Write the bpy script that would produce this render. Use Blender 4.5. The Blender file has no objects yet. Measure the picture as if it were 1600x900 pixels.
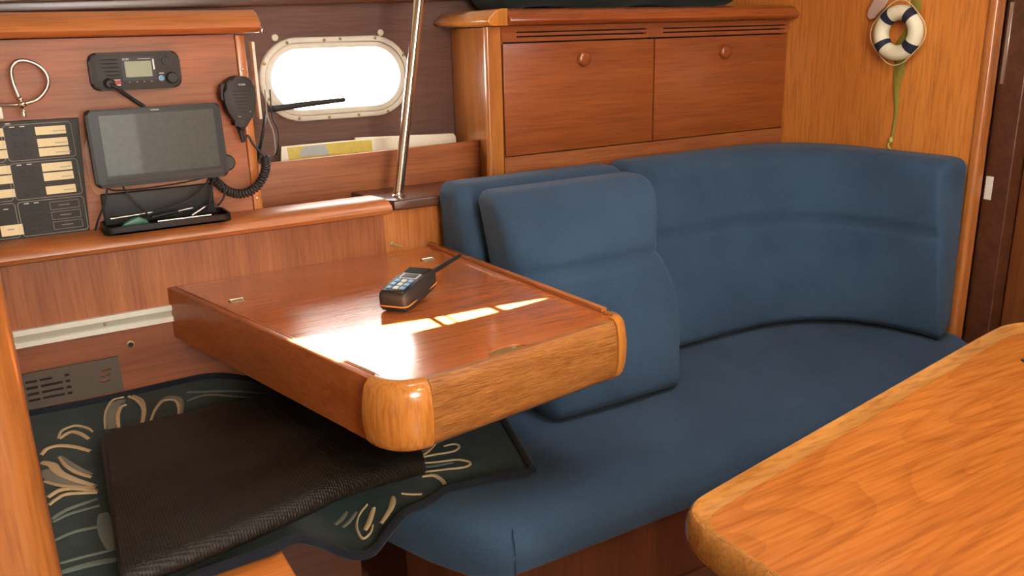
import bpy, bmesh, math, random
from mathutils import Vector, Matrix
random.seed(7)
sc = bpy.context.scene
C = sc.collection

# ---------------------------------------------------------------- camera
cam_d = bpy.data.cameras.new('camera'); cam = bpy.data.objects.new('camera', cam_d); C.objects.link(cam)
YAW, PITCH, ROLL, FPX = .530903126, .291255924, -.0267104488, 1337.80361
fwd = Vector((math.sin(YAW)*math.cos(PITCH), math.cos(YAW)*math.cos(PITCH), -math.sin(PITCH)))
rt0 = Vector((math.cos(YAW), -math.sin(YAW), 0)); up0 = rt0.cross(fwd)
rt = rt0*math.cos(ROLL) + up0*math.sin(ROLL); up = -rt0*math.sin(ROLL) + up0*math.cos(ROLL)
cam.matrix_world = Matrix(((rt.x, up.x, -fwd.x, 0), (rt.y, up.y, -fwd.y, 0), (rt.z, up.z, -fwd.z, 1.27), (0, 0, 0, 1)))
cam_d.sensor_width = 36; cam_d.lens = FPX*36/1600; cam_d.clip_start = .02
sc.camera = cam

# ---------------------------------------------------------------- world, sun, daylight, exposure
sc.view_settings.view_transform = 'Standard'; sc.view_settings.look = 'None'
sc.view_settings.gamma = 1; sc.view_settings.use_curve_mapping = False
sc.view_settings.exposure = -0.28
w = bpy.data.worlds.new('sky'); sc.world = w; w.use_nodes = True
bg = w.node_tree.nodes['Background']; bg.inputs[0].default_value = (1, .97, .92, 1); bg.inputs[1].default_value = 24.0
sun_d = bpy.data.lights.new('sun', 'SUN'); sun = bpy.data.objects.new('sun', sun_d); C.objects.link(sun)
SUN = Vector((.08, -.32, 1)).normalized()
sun.rotation_euler = SUN.to_track_quat('Z', 'Y').to_euler()
sun_d.energy = 330; sun_d.angle = math.radians(.5); sun_d.color = (1, .93, .8)

def area(name, loc, target, sx, sy, power, color):
    d = bpy.data.lights.new(name, 'AREA'); d.shape = 'RECTANGLE'; d.size = sx; d.size_y = sy; d.energy = power; d.color = color
    o = bpy.data.objects.new(name, d); C.objects.link(o); o.location = loc
    o.rotation_euler = (Vector(target) - Vector(loc)).to_track_quat('-Z', 'Y').to_euler(); return o
area('companionway_daylight', (.30, -1.585, 1.40), (.30, 0, 1.40), .8, .9, 36, (1, .93, .82))
area('saloon_top_fill', (1.35, .85, 1.88), (1.35, .95, .5), .55, .55, 15, (.97, .96, 1))  # added fill light over the saloon; the deckhead has no opening here
area('cabin_lamp', (.72, -.05, 1.66), (1.0, .4, .68), .14, .14, 7.5, (1, .66, .33))

# ---------------------------------------------------------------- materials
def new_mat(name):
    m = bpy.data.materials.new(name); m.use_nodes = True
    nt = m.node_tree; return m, nt, nt.nodes['Principled BSDF']
def plain(name, col, rough=.5, metal=0, coat=0, noise=0, emit=0, spec=.5):
    m, nt, b = new_mat(name)
    b.inputs['Base Color'].default_value = (*col, 1); b.inputs['Roughness'].default_value = rough
    b.inputs['Metallic'].default_value = metal; b.inputs['Coat Weight'].default_value = coat
    b.inputs['Specular IOR Level'].default_value = spec
    if emit:
        b.inputs['Emission Color'].default_value = (*col, 1); b.inputs['Emission Strength'].default_value = emit
    tc = nt.nodes.new('ShaderNodeTexCoord'); n = nt.nodes.new('ShaderNodeTexNoise'); n.inputs['Scale'].default_value = 90
    mx = nt.nodes.new('ShaderNodeMixRGB'); mx.blend_type = 'MULTIPLY'; mx.inputs[0].default_value = noise or .12
    mx.inputs[1].default_value = (*col, 1)
    nt.links.new(tc.outputs['Object'], n.inputs['Vector']); nt.links.new(n.outputs['Fac'], mx.inputs[2])
    nt.links.new(mx.outputs[0], b.inputs['Base Color'])
    return m
def wood(name, light, dark, axis='X', rough=.32, coat=.35, bump=.04, streak=1.0, swirl=0.0, fine=190, contrast=1.0, veneer=False):
    """varnished teak: long streaks along `axis`, fine pores, slow tone drift"""
    m, nt, b = new_mat(name); L = nt.links.new; N = nt.nodes.new
    tc = N('ShaderNodeTexCoord')
    def mapped(lo, hi):
        mp = N('ShaderNodeMapping'); s = [hi, hi, hi]; s['XYZ'.index(axis)] = lo; mp.inputs['Scale'].default_value = s
        L(tc.outputs['Object'], mp.inputs['Vector']); return mp
    a = mapped(1.6*streak, 26*streak); n1 = N('ShaderNodeTexNoise'); n1.inputs['Scale'].default_value = 1; n1.inputs['Detail'].default_value = 5
    n1.inputs['Distortion'].default_value = .6; L(a.outputs[0], n1.inputs['Vector'])
    f = mapped(9, fine); n2 = N('ShaderNodeTexNoise'); n2.inputs['Scale'].default_value = 1; n2.inputs['Detail'].default_value = 3
    L(f.outputs[0], n2.inputs['Vector'])
    g = mapped(1.2, 5); n3 = N('ShaderNodeTexNoise'); n3.inputs['Scale'].default_value = 1; L(g.outputs[0], n3.inputs['Vector'])
    src = n1.outputs['Fac']
    if swirl:
        mp = mapped(1.1, 6.5); wv = N('ShaderNodeTexNoise'); wv.inputs['Scale'].default_value = .9; wv.inputs['Detail'].default_value = 1.5
        L(mp.outputs[0], wv.inputs['Vector'])
        mul = N('ShaderNodeMath'); mul.operation = 'MULTIPLY'; mul.inputs[1].default_value = 48; L(wv.outputs['Fac'], mul.inputs[0])
        sn = N('ShaderNodeMath'); sn.operation = 'SINE'; L(mul.outputs[0], sn.inputs[0])
        ma = N('ShaderNodeMath'); ma.operation = 'MULTIPLY_ADD'; ma.inputs[1].default_value = .12*swirl; L(sn.outputs[0], ma.inputs[0]); L(n1.outputs['Fac'], ma.inputs[2])
        src = ma.outputs[0]
    r = N('ShaderNodeValToRGB'); r.color_ramp.elements[0].position = .5-.2/contrast; r.color_ramp.elements[1].position = .5+.2/contrast
    r.color_ramp.elements[0].color = (*dark, 1); r.color_ramp.elements[1].color = (*light, 1); L(src, r.inputs[0])
    r2 = N('ShaderNodeValToRGB'); r2.color_ramp.elements[0].position = .3; r2.color_ramp.elements[1].position = .55
    r2.color_ramp.elements[0].color = (.62, .55, .5, 1); r2.color_ramp.elements[1].color = (1, 1, 1, 1); L(n2.outputs['Fac'], r2.inputs[0])
    m1 = N('ShaderNodeMixRGB'); m1.blend_type = 'MULTIPLY'; m1.inputs[0].default_value = .7; L(r.outputs[0], m1.inputs[1]); L(r2.outputs[0], m1.inputs[2])
    r3 = N('ShaderNodeValToRGB'); r3.color_ramp.elements[0].position = .3; r3.color_ramp.elements[1].position = .7
    r3.color_ramp.elements[0].color = (.78, .72, .68, 1); r3.color_ramp.elements[1].color = (1.0, 1.0, 1.0, 1); L(n3.outputs['Fac'], r3.inputs[0])
    m2 = N('ShaderNodeMixRGB'); m2.blend_type = 'MULTIPLY'; m2.inputs[0].default_value = .8; L(m1.outputs[0], m2.inputs[1]); L(r3.outputs[0], m2.inputs[2])
    out = m2
    if veneer:                                   # crown-cut figure: thin wandering growth lines
        mp = N('ShaderNodeMapping'); mp.inputs['Scale'].default_value = (.17, 1, 1); mp.inputs['Rotation'].default_value = (0, 0, .12); L(tc.outputs['Object'], mp.inputs['Vector'])
        nn = N('ShaderNodeTexNoise'); nn.inputs['Scale'].default_value = 5.5; nn.inputs['Detail'].default_value = 1.2; nn.inputs['Roughness'].default_value = .35; L(mp.outputs[0], nn.inputs['Vector'])
        mk = N('ShaderNodeMath'); mk.operation = 'MULTIPLY'; mk.inputs[1].default_value = 24; L(nn.outputs['Fac'], mk.inputs[0])
        fr = N('ShaderNodeMath'); fr.operation = 'FRACT'; L(mk.outputs[0], fr.inputs[0])
        rr = N('ShaderNodeValToRGB'); rr.color_ramp.elements[0].position = 0; rr.color_ramp.elements[0].color = (.62, .50, .42, 1)
        rr.color_ramp.elements[1].position = .5; rr.color_ramp.elements[1].color = (1, 1, 1, 1); e = rr.color_ramp.elements.new(.94); e.color = (1, .97, .93, 1); L(fr.outputs[0], rr.inputs[0])
        m3 = N('ShaderNodeMixRGB'); m3.blend_type = 'MULTIPLY'; m3.inputs[0].default_value = .36; L(m2.outputs[0], m3.inputs[1]); L(rr.outputs[0], m3.inputs[2]); out = m3
    L(out.outputs[0], b.inputs['Base Color'])
    b.inputs['Roughness'].default_value = rough; b.inputs['Coat Weight'].default_value = coat; b.inputs['Coat Roughness'].default_value = rough*.7
    bp = N('ShaderNodeBump'); bp.inputs['Strength'].default_value = bump*4; bp.inputs['Distance'].default_value = .001
    L(n2.outputs['Fac'], bp.inputs['Height']); L(bp.outputs[0], b.inputs['Normal'])
    return m
def cloth(name, c1, c2, scale=900, rough=.95, sheen=.08, bump=.5, patch=6):
    m, nt, b = new_mat(name); L = nt.links.new; N = nt.nodes.new
    tc = N('ShaderNodeTexCoord'); n1 = N('ShaderNodeTexNoise'); n1.inputs['Scale'].default_value = scale; n1.inputs['Detail'].default_value = 2
    n2 = N('ShaderNodeTexNoise'); n2.inputs['Scale'].default_value = patch; n2.inputs['Detail'].default_value = 4
    L(tc.outputs['Object'], n1.inputs['Vector']); L(tc.outputs['Object'], n2.inputs['Vector'])
    ad = N('ShaderNodeMath'); ad.operation = 'MULTIPLY_ADD'; ad.inputs[1].default_value = .45; L(n1.outputs['Fac'], ad.inputs[0])
    mu = N('ShaderNodeMath'); mu.operation = 'MULTIPLY'; mu.inputs[1].default_value = .55; L(n2.outputs['Fac'], mu.inputs[0]); L(mu.outputs[0], ad.inputs[2])
    r = N('ShaderNodeValToRGB'); r.color_ramp.elements[0].position = .32; r.color_ramp.elements[1].position = .68
    r.color_ramp.elements[0].color = (*c1, 1); r.color_ramp.elements[1].color = (*c2, 1); L(ad.outputs[0], r.inputs[0]); L(r.outputs[0], b.inputs['Base Color'])
    b.inputs['Roughness'].default_value = rough; b.inputs['Sheen Weight'].default_value = sheen; b.inputs['Specular IOR Level'].default_value = .15
    bp = N('ShaderNodeBump'); bp.inputs['Strength'].default_value = bump; bp.inputs['Distance'].default_value = .0006
    L(n1.outputs['Fac'], bp.inputs['Height']); L(bp.outputs[0], b.inputs['Normal']); return m

M = {}
RED_L, RED_D = (.40, .130, .037), (.29, .083, .022)
M['panel'] = wood('teak_panel_lengthwise', RED_L, RED_D, 'X', .5, .06, streak=2.0)
M['panel_v'] = wood('teak_panel_upright', (.46, .155, .045), (.30, .085, .024), 'Z', .45, .08, streak=.8)
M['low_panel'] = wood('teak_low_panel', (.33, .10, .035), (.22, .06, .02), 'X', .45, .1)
M['solid'] = wood('solid_teak_rail', (.55, .20, .055), (.36, .11, .03), 'X', .38, .15, streak=.7)
M['solid_y'] = wood('solid_teak_athwart', (.55, .20, .055), (.36, .11, .03), 'Y', .25, .5, streak=.7)
M['solid_v'] = wood('solid_teak_upright', (.62, .24, .06), (.42, .135, .03), 'Z', .3, .4, streak=.7)
M['door'] = wood('teak_locker_door', (.36, .098, .02), (.27, .068, .014), 'X', .35, .3, streak=1.6, swirl=.3)
M['cornice'] = wood('teak_cornice', (.40, .105, .025), (.27, .062, .014), 'X', .25, .5)
M['side'] = wood('golden_side_panel', (.56, .22, .045), (.36, .12, .022), 'Z', .3, .4, streak=.5)
M['bulkhead'] = wood('golden_bulkhead_veneer', (.76, .285, .050), (.62, .205, .033), 'Z', .4, .25, streak=.42, contrast=.8, fine=120)
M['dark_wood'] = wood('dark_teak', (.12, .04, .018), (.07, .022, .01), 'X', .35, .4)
M['door_wood'] = wood('cabin_door_teak', (.26, .085, .022), (.18, .05, .012), 'Z', .4, .3)
M['base_wood'] = wood('settee_base_teak', (.15, .04, .014), (.08, .02, .007), 'Z', .4, .25)
M['lining'] = wood('brown_hull_lining', (.155, .072, .048), (.115, .052, .036), 'X', .6, 0, streak=2)
M['top'] = wood('chart_table_top', (.60, .185, .048), (.45, .122, .028), 'X', .17, 1.0, bump=.10, streak=3.2, fine=330, contrast=.8)
M['table_side'] = wood('chart_table_side', (.46, .130, .030), (.34, .085, .019), 'Y', .38, .2)
M['table_front'] = wood('chart_table_front', (.46, .19, .042), (.30, .105, .02), 'X', .42, .15, bump=.6, streak=3.2, fine=260)
M['corner'] = wood('chart_table_corner', (.60, .235, .042), (.54, .20, .034), 'Z', .2, .6, streak=1.3, contrast=.5)
M['saloon'] = wood('saloon_table_veneer', (.58, .205, .032), (.43, .125, .017), 'X', .26, .5, streak=2.2, contrast=.7, fine=160, veneer=True)
M['saloon_rim'] = wood('saloon_table_rim', (.50, .235, .055), (.36, .150, .032), 'X', .2, .6, streak=1.2)
M['post'] = wood('foreground_post', (.48, .18, .04), (.34, .105, .022), 'Z', .35, .35, streak=.6)
M['sole'] = wood('cabin_sole', (.22, .08, .03), (.12, .04, .015), 'X', .4, .3)
M['bench'] = wood('bench_top', (.72, .25, .05), (.55, .17, .03), 'X', .35, .3)
M['liner'] = plain('cream_headliner', (.62, .55, .42), .8)
M['blue'] = cloth('blue_upholstery', (.024, .048, .084), (.044, .084, .138), 420)
M['seam'] = plain('blue_seam', (.02, .05, .10), .9)
M['white_frame'] = plain('white_enamelled_frame', (.72, .68, .56), .35)
M['cream'] = plain('cream_label', (.80, .68, .40), .6, noise=.05)
M['alu'] = plain('aluminium_rail', (.76, .73, .62), .4, .15)
M['alu_groove'] = plain('rail_groove', (.42, .38, .28), .5, .15)
M['chrome'] = plain('chrome', (.82, .76, .66), .12, 1)
M['satin'] = plain('satin_steel', (.62, .58, .5), .3, 1)
M['brass'] = plain('tarnished_brass', (.36, .28, .13), .45, .8)
M['black'] = plain('black_plastic', (.022, .022, .021), .5, spec=.3)
M['black2'] = plain('worn_black_plastic', (.036, .035, .031), .55, spec=.3)
M['rubber'] = plain('black_rubber', (.016, .016, .016), .55)
M['gloss_black'] = plain('gloss_black', (.012, .012, .012), .38, spec=.25)
M['lcd'] = plain('green_display', (.22, .26, .14), .4, emit=.03)
M['screen'] = plain('plotter_screen', (.045, .050, .036), .4, coat=.05, noise=.5, spec=.3)
M['grey'] = plain('grey_print', (.30, .29, .25), .5)
M['white'] = plain('white_print', (.75, .72, .62), .5)
M['red'] = plain('red_key', (.40, .03, .03), .5)
M['bluekey'] = plain('blue_key', (.13, .28, .48), .4)
M['greykey'] = plain('pale_grey_key', (.50, .52, .47), .4)
M['orange'] = plain('orange_band', (.85, .26, .03), .45)
M['vent'] = plain('brown_grille', (.085, .062, .042), .5)
M['void'] = plain('dark_opening', (.02, .014, .01), .9)
M['navy'] = plain('navy_band', (.012, .015, .035), .7)
M['ring'] = plain('cream_painted_ring', (.80, .74, .52), .45)
M['cord'] = plain('cream_cord', (.70, .55, .28), .8)
M['ribbon'] = plain('olive_ribbon', (.48, .42, .07), .6)
M['tag'] = plain('frosted_tag', (.55, .38, .31), .35)
M['paper'] = plain('chart_paper', (.85, .80, .62), .7)
M['chart_y'] = plain('chart_land_yellow', (.72, .58, .12), .7, noise=.3)
M['chart_b'] = plain('chart_water_grey', (.42, .46, .44), .7)
M['copper'] = plain('copper_plate', (.50, .25, .15), .4)
M['green'] = plain('green_plastic', (.02, .13, .07), .4)
M['dark_fill'] = cloth('black_fill_cloth', (.008, .012, .010), (.018, .024, .02), 300)
M['rug'] = cloth('teal_rug_pile', (.016, .031, .031), (.034, .053, .048), 350, bump=1, patch=25)
M['rug_b'] = cloth('rug_beige_pile', (.42, .30, .15), (.55, .42, .24), 350, bump=1)
M['rug_g'] = cloth('rug_grey_pile', (.15, .15, .11), (.22, .21, .155), 350, bump=1)
M['rug_l'] = cloth('rug_blue_grey_pile', (.11, .145, .125), (.17, .20, .17), 350, bump=1)
M['binding'] = cloth('dark_blue_binding', (.008, .009, .014), (.015, .018, .026), 600)
# black ribbed mat: fine crossed ribs as relief
m, nt, b = new_mat('black_ribbed_mat'); N = nt.nodes.new; L = nt.links.new
b.inputs['Base Color'].default_value = (.026, .020, .0135, 1); b.inputs['Roughness'].default_value = .42
tc = N('ShaderNodeTexCoord'); w1 = N('ShaderNodeTexWave'); w1.bands_direction = 'Y'; w1.inputs['Scale'].default_value = 80; w1.inputs['Distortion'].default_value = .3
w2 = N('ShaderNodeTexWave'); w2.bands_direction = 'X'; w2.inputs['Scale'].default_value = 65
L(tc.outputs['Object'], w1.inputs['Vector']); L(tc.outputs['Object'], w2.inputs['Vector'])
mu = N('ShaderNodeMath'); mu.operation = 'MULTIPLY'; L(w1.outputs['Fac'], mu.inputs[0]); L(w2.outputs['Fac'], mu.inputs[1])
bp = N('ShaderNodeBump'); bp.inputs['Strength'].default_value = .9; bp.inputs['Distance'].default_value = .0009; L(mu.outputs[0], bp.inputs['Height']); L(bp.outputs[0], b.inputs['Normal'])
M['mat'] = m
m, nt, b = new_mat('window_glass'); nt.nodes.remove(b); N = nt.nodes.new; L = nt.links.new
tr = N('ShaderNodeBsdfTransparent'); gl = N('ShaderNodeBsdfGlossy'); gl.inputs['Roughness'].default_value = .03; mx = N('ShaderNodeMixShader'); mx.inputs[0].default_value = .08
L(tr.outputs[0], mx.inputs[1]); L(gl.outputs[0], mx.inputs[2]); L(mx.outputs[0], nt.nodes['Material Output'].inputs[0]); M['glass'] = m

# ---------------------------------------------------------------- builders
def thing(name, label, cat, loc, group=None, kind=None):
    o = bpy.data.objects.new(name, None); C.objects.link(o); o.location = loc; o.empty_display_size = .02
    if kind: o['kind'] = kind
    if label: o['label'] = label
    if cat: o['category'] = cat
    if group: o['group'] = group
    return o
def wloc(o):
    v = Vector((0, 0, 0))
    while o: v += o.location; o = o.parent
    return v
def fin(name, bm, mat, parent=None, smooth=True, ang=38, label=None, cat=None, group=None, kind=None, loc=None):
    """link bm (world coordinates) as one mesh object; origin at its own base point or at `loc`"""
    bmesh.ops.recalc_face_normals(bm, faces=bm.faces)
    if loc is None:
        vs = [v.co for v in bm.verts]
        loc = Vector((sum(v.x for v in vs)/len(vs), sum(v.y for v in vs)/len(vs), min(v.z for v in vs)))
    loc = Vector(loc); bmesh.ops.translate(bm, verts=bm.verts, vec=-loc)
    if smooth:
        for f in bm.faces: f.smooth = True
        lim = math.radians(ang)
        for e in bm.edges:
            if len(e.link_faces) == 2 and e.calc_face_angle(0) > lim: e.smooth = False
    me = bpy.data.meshes.new(name); bm.to_mesh(me); bm.free()
    for mt in (mat if isinstance(mat, (list, tuple)) else [mat]): me.materials.append(mt)
    o = bpy.data.objects.new(name, me); C.objects.link(o); o.parent = parent
    o.location = loc - (wloc(parent) if parent else Vector())
    if label: o['label'] = label
    if cat: o['category'] = cat
    if group: o['group'] = group
    if kind: o['kind'] = kind
    return o
def nb(): return bmesh.new()
def box(bm, x0, x1, y0, y1, z0, z1, r=0, seg=3, X=None):
    vs = [bm.verts.new((x, y, z)) for x in (x0, x1) for y in (y0, y1) for z in (z0, z1)]
    fs = [bm.faces.new([vs[i] for i in q]) for q in ((0, 1, 3, 2), (4, 6, 7, 5), (0, 4, 5, 1), (2, 3, 7, 6), (0, 2, 6, 4), (1, 5, 7, 3))]
    es = {e for f in fs for e in f.edges}
    if r:
        before = set(bm.verts) - set(vs)
        bmesh.ops.bevel(bm, geom=list(es), offset=r, segments=seg, affect='EDGES', profile=.5)
        vs = [v for v in bm.verts if v not in before]
    if X is not None: bmesh.ops.transform(bm, matrix=X, verts=vs)
    return vs
def B(name, mat, parent, x0, x1, y0, y1, z0, z1, r=0, seg=3, X=None, **k):
    bm = nb(); box(bm, x0, x1, y0, y1, z0, z1, r, seg, X); return fin(name, bm, mat, parent, **k)
def frame(o, x, y, z=None):
    x = Vector(x).normalized(); y = Vector(y).normalized(); z = x.cross(y).normalized() if z is None else Vector(z).normalized()
    return Matrix(((x.x, y.x, z.x, o[0]), (x.y, y.y, z.y, o[1]), (x.z, y.z, z.z, o[2]), (0, 0, 0, 1)))
def prism(bm, pts, h0, h1, X=None, r=0, seg=3):
    """polygon in local xy, extruded local z h0..h1; r rounds both rims"""
    a = [bm.verts.new((p[0], p[1], h0)) for p in pts]; b_ = [bm.verts.new((p[0], p[1], h1)) for p in pts]; n = len(pts)
    f0 = bm.faces.new(a[::-1]); f1 = bm.faces.new(b_)
    for i in range(n): bm.faces.new((a[i], a[(i+1) % n], b_[(i+1) % n], b_[i]))
    vs = a + b_
    if r:
        before = set(bm.verts) - set(vs)
        bmesh.ops.bevel(bm, geom=list(f0.edges)+list(f1.edges), offset=r, segments=seg, affect='EDGES', profile=.5)
        vs = [v for v in bm.verts if v not in before]
    if X is not None: bmesh.ops.transform(bm, matrix=X, verts=vs)
    return vs
def rrect(w_, h_, r, n=6, cx=0, cy=0):
    pts = []
    for sx, sy, a0 in ((1, 1, 0), (-1, 1, 90), (-1, -1, 180), (1, -1, 270)):
        for i in range(n+1):
            a = math.radians(a0 + 90*i/n); pts.append((cx + sx*(w_/2-r) + r*math.cos(a), cy + sy*(h_/2-r) + r*math.sin(a)))
    return pts
def circ(r, n=20, cx=0, cy=0, ry=None): return [(cx + r*math.cos(2*math.pi*i/n), cy + (ry or r)*math.sin(2*math.pi*i/n)) for i in range(n)]
def smooth_path(pts, n=6, closed=False):
    P = [Vector(p) for p in pts]; out = []; m_ = len(P)
    for i in range(m_ if closed else m_-1):
        p0 = P[(i-1) % m_] if closed or i else P[0]; p1 = P[i]; p2 = P[(i+1) % m_]; p3 = P[(i+2) % m_] if closed or i+2 < m_ else P[-1]
        for k in range(n):
            t = k/n; out.append(.5*((2*p1) + (p2-p0)*t + (2*p0-5*p1+4*p2-p3)*t*t + (3*p1-p0-3*p2+p3)*t**3))
    if not closed: out.append(P[-1])
    return out
def tube(bm, pts, r, seg=10, closed=False, caps=True):
    P = [Vector(p) for p in pts]; n = len(P); rings = []; prev = None
    for i, p in enumerate(P):
        t = (P[(i+1) % n] - P[i-1]) if closed else (P[min(i+1, n-1)] - P[max(i-1, 0)]); t.normalize()
        u = prev - t*prev.dot(t) if prev else t.orthogonal(); u.normalize(); v = t.cross(u); prev = u
        rr = r[i] if isinstance(r, (list, tuple)) else r
        rings.append([bm.verts.new(p + rr*(u*math.cos(2*math.pi*k/seg) + v*math.sin(2*math.pi*k/seg))) for k in range(seg)])
    for i in range(n if closed else n-1):
        a, b_ = rings[i], rings[(i+1) % n]
        for k in range(seg): bm.faces.new((a[k], a[(k+1) % seg], b_[(k+1) % seg], b_[k]))
    if caps and not closed: bm.faces.new(rings[0][::-1]); bm.faces.new(rings[-1])
def T(name, mat, parent, pts, r, seg=10, closed=False, sm=0, **k):
    bm = nb(); tube(bm, smooth_path(pts, sm, closed) if sm else pts, r, seg, closed); return fin(name, bm, mat, parent, ang=60, **k)
def lathe(bm, prof, X, n=20):
    """profile [(r, h)] about local z"""
    rings = []
    for r_, h in prof: rings.append([bm.verts.new(X @ Vector((max(r_, 1e-5)*math.cos(2*math.pi*k/n), max(r_, 1e-5)*math.sin(2*math.pi*k/n), h))) for k in range(n)])
    for a, b_ in zip(rings, rings[1:]):
        for k in range(n): bm.faces.new((a[k], a[(k+1) % n], b_[(k+1) % n], b_[k]))
    bm.faces.new(rings[0][::-1]); bm.faces.new(rings[-1])
def grid(bm, f, nu, nv):
    V = [[bm.verts.new(f(i/nu, j/nv)) for j in range(nv+1)] for i in range(nu+1)]
    for i in range(nu):
        for j in range(nv): bm.faces.new((V[i][j], V[i+1][j], V[i+1][j+1], V[i][j+1]))
    return V
def holed(bm, outer, holes, X, h):
    """flat plate with holes, thickness h along local z"""
    es = []
    for lp in [outer]+holes:
        vs = [bm.verts.new((p[0], p[1], 0)) for p in lp]
        es += [bm.edges.new((vs[i], vs[(i+1) % len(vs)])) for i in range(len(vs))]
    r_ = bmesh.ops.triangle_fill(bm, edges=es, use_beauty=True)
    fs = [g for g in r_['geom'] if isinstance(g, bmesh.types.BMFace)]
    e = bmesh.ops.extrude_face_region(bm, geom=fs)
    bmesh.ops.translate(bm, verts=[g for g in e['geom'] if isinstance(g, bmesh.types.BMVert)], vec=(0, 0, h))
    bmesh.ops.transform(bm, matrix=X, verts=bm.verts)
FRONT = lambda x, y, z: frame((x, y, z), (1, 0, 0), (0, 0, 1))          # local x right, local y up, local z towards the cabin (-Y)
def screw(parent, x, y, z, r=.0035, mat=None, name='screw', n=(0, -1, 0)):
    n = Vector(n); u = n.orthogonal().normalized(); X = frame((x, y, z), u, n.cross(u)); bm = nb()
    lathe(bm, [(r, 0), (r, .0006), (r*.7, .0016), (0, .002)], X, 12); return fin(name, bm, mat or M['satin'], parent)
def rounded_block(bm, hx, hy, hz, r, nx, ny, nz, f, seg=4):
    """box of half sizes hx, hy, hz with rounded edges, each point p (and its unit coordinates) sent through f"""
    def axis(h, n):
        a = [-h + r - r*math.tan(math.radians(45*(seg-i)/seg)) for i in range(seg)]
        inner = [-h + r + (2*h-2*r)*i/n for i in range(n+1)]; return a + inner + [-q for q in a[::-1]]
    ax = [axis(hx, nx), axis(hy, ny), axis(hz, nz)]; cache = {}
    hs = (hx, hy, hz)
    def vert(p):
        k = tuple(round(q, 6) for q in p)
        if k in cache: return cache[k]
        c = Vector([max(-h+r, min(h-r, q)) for q, h in zip(p, hs)]); d = Vector(p) - c
        q = c + d.normalized()*r if d.length > 1e-9 else c
        cache[k] = bm.verts.new(f(q.x, q.y, q.z)); return cache[k]
    for a in range(3):
        b_, c_ = [(1, 2), (2, 0), (0, 1)][a]
        for s in (-1, 1):
            for i in range(len(ax[b_])-1):
                for j in range(len(ax[c_])-1):
                    q = []
                    for di, dj in ((0, 0), (1, 0), (1, 1), (0, 1)):
                        p = [0, 0, 0]; p[a] = s*hs[a]; p[b_] = ax[b_][i+di]; p[c_] = ax[c_][j+dj]; q.append(vert(p))
                    if s < 0: q.reverse()
                    if len(set(q)) > 2: bm.faces.new(list(dict.fromkeys(q)))
def interp(tab, x):
    if x <= tab[0][0]: return tab[0][1:]
    for a, b_ in zip(tab, tab[1:]):
        if x <= b_[0]:
            t = (x-a[0])/(b_[0]-a[0]); return [p+(q-p)*t for p, q in zip(a[1:], b_[1:])]
    return tab[-1][1:]
def ss(a, b_, x):
    t = min(max((x-a)/(b_-a), 0), 1); return t*t*(3-2*t)
def text(name, s, mat, parent, X, size, h=.0004):
    cu = bpy.data.curves.new(name, 'FONT'); cu.body = s; cu.size = size; cu.extrude = h; cu.align_x = 'CENTER'; cu.align_y = 'CENTER'
    tmp = bpy.data.objects.new('tmp', cu); C.objects.link(tmp)
    dg = bpy.context.evaluated_depsgraph_get(); me = bpy.data.meshes.new_from_object(tmp.evaluated_get(dg))
    bm = nb(); bm.from_mesh(me); bmesh.ops.transform(bm, matrix=X, verts=bm.verts)
    bpy.data.objects.remove(tmp); bpy.data.meshes.remove(me)
    return fin(name, bm, mat, parent, smooth=False)

def slab(bm, f, g, nu, nv):
    A = grid(bm, f, nu, nv); Q = grid(bm, g, nu, nv)
    ed = [(i, 0) for i in range(nu)] + [(nu, j) for j in range(nv)] + [(i, nv) for i in range(nu, 0, -1)] + [(0, j) for j in range(nv, 0, -1)]
    for a, b_ in zip(ed, ed[1:]+ed[:1]): bm.faces.new((A[a[0]][a[1]], A[b_[0]][b_[1]], Q[b_[0]][b_[1]], Q[a[0]][a[1]]))

# ================================================================ the cabin shell
HULL_Y = 2.36
def oval(cx, cz, hw, hh, n=16):
    """stadium outline in (x, z)"""
    pts = []
    for s, a0 in ((1, -90), (-1, 90)):
        for i in range(n+1):
            a = math.radians(a0 + 180*i/n); pts.append((cx + s*(hw-hh) + hh*math.cos(a), cz + hh*math.sin(a)))
    return pts
PC = (.838, 1.158)                                    # centre of the port
B('floor', M['sole'], None, -1.2, 3.2, -1.6, 2.4, -.03, 0, kind='structure')
bm = nb(); holed(bm, [(-1.2, 0), (2.6, 0), (2.6, 1.40), (-1.2, 1.40)], [oval(*PC, .192, .090)], FRONT(0, HULL_Y+.03, 0), .03)
fin('wall_back', bm, M['lining'], smooth=False, kind='structure')
B('wall_left', M['liner'], None, -1.23, -1.2, -1.6, 2.4, 0, 1.95, kind='structure')
# companionway wall behind the camera, with its opening
bm = nb(); holed(bm, [(-1.2, 0), (3.2, 0), (3.2, 1.95), (-1.2, 1.95)], [[(-.1, .95), (.7, .95), (.7, 1.85), (-.1, 1.85)]], FRONT(0, -1.6, 0), .03)
fin('wall_front', bm, M['liner'], smooth=False, kind='structure')
B('wall_right', M['bulkhead'], None, 3.17, 3.2, -1.6, 1.4, 0, 1.95, kind='structure')
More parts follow.
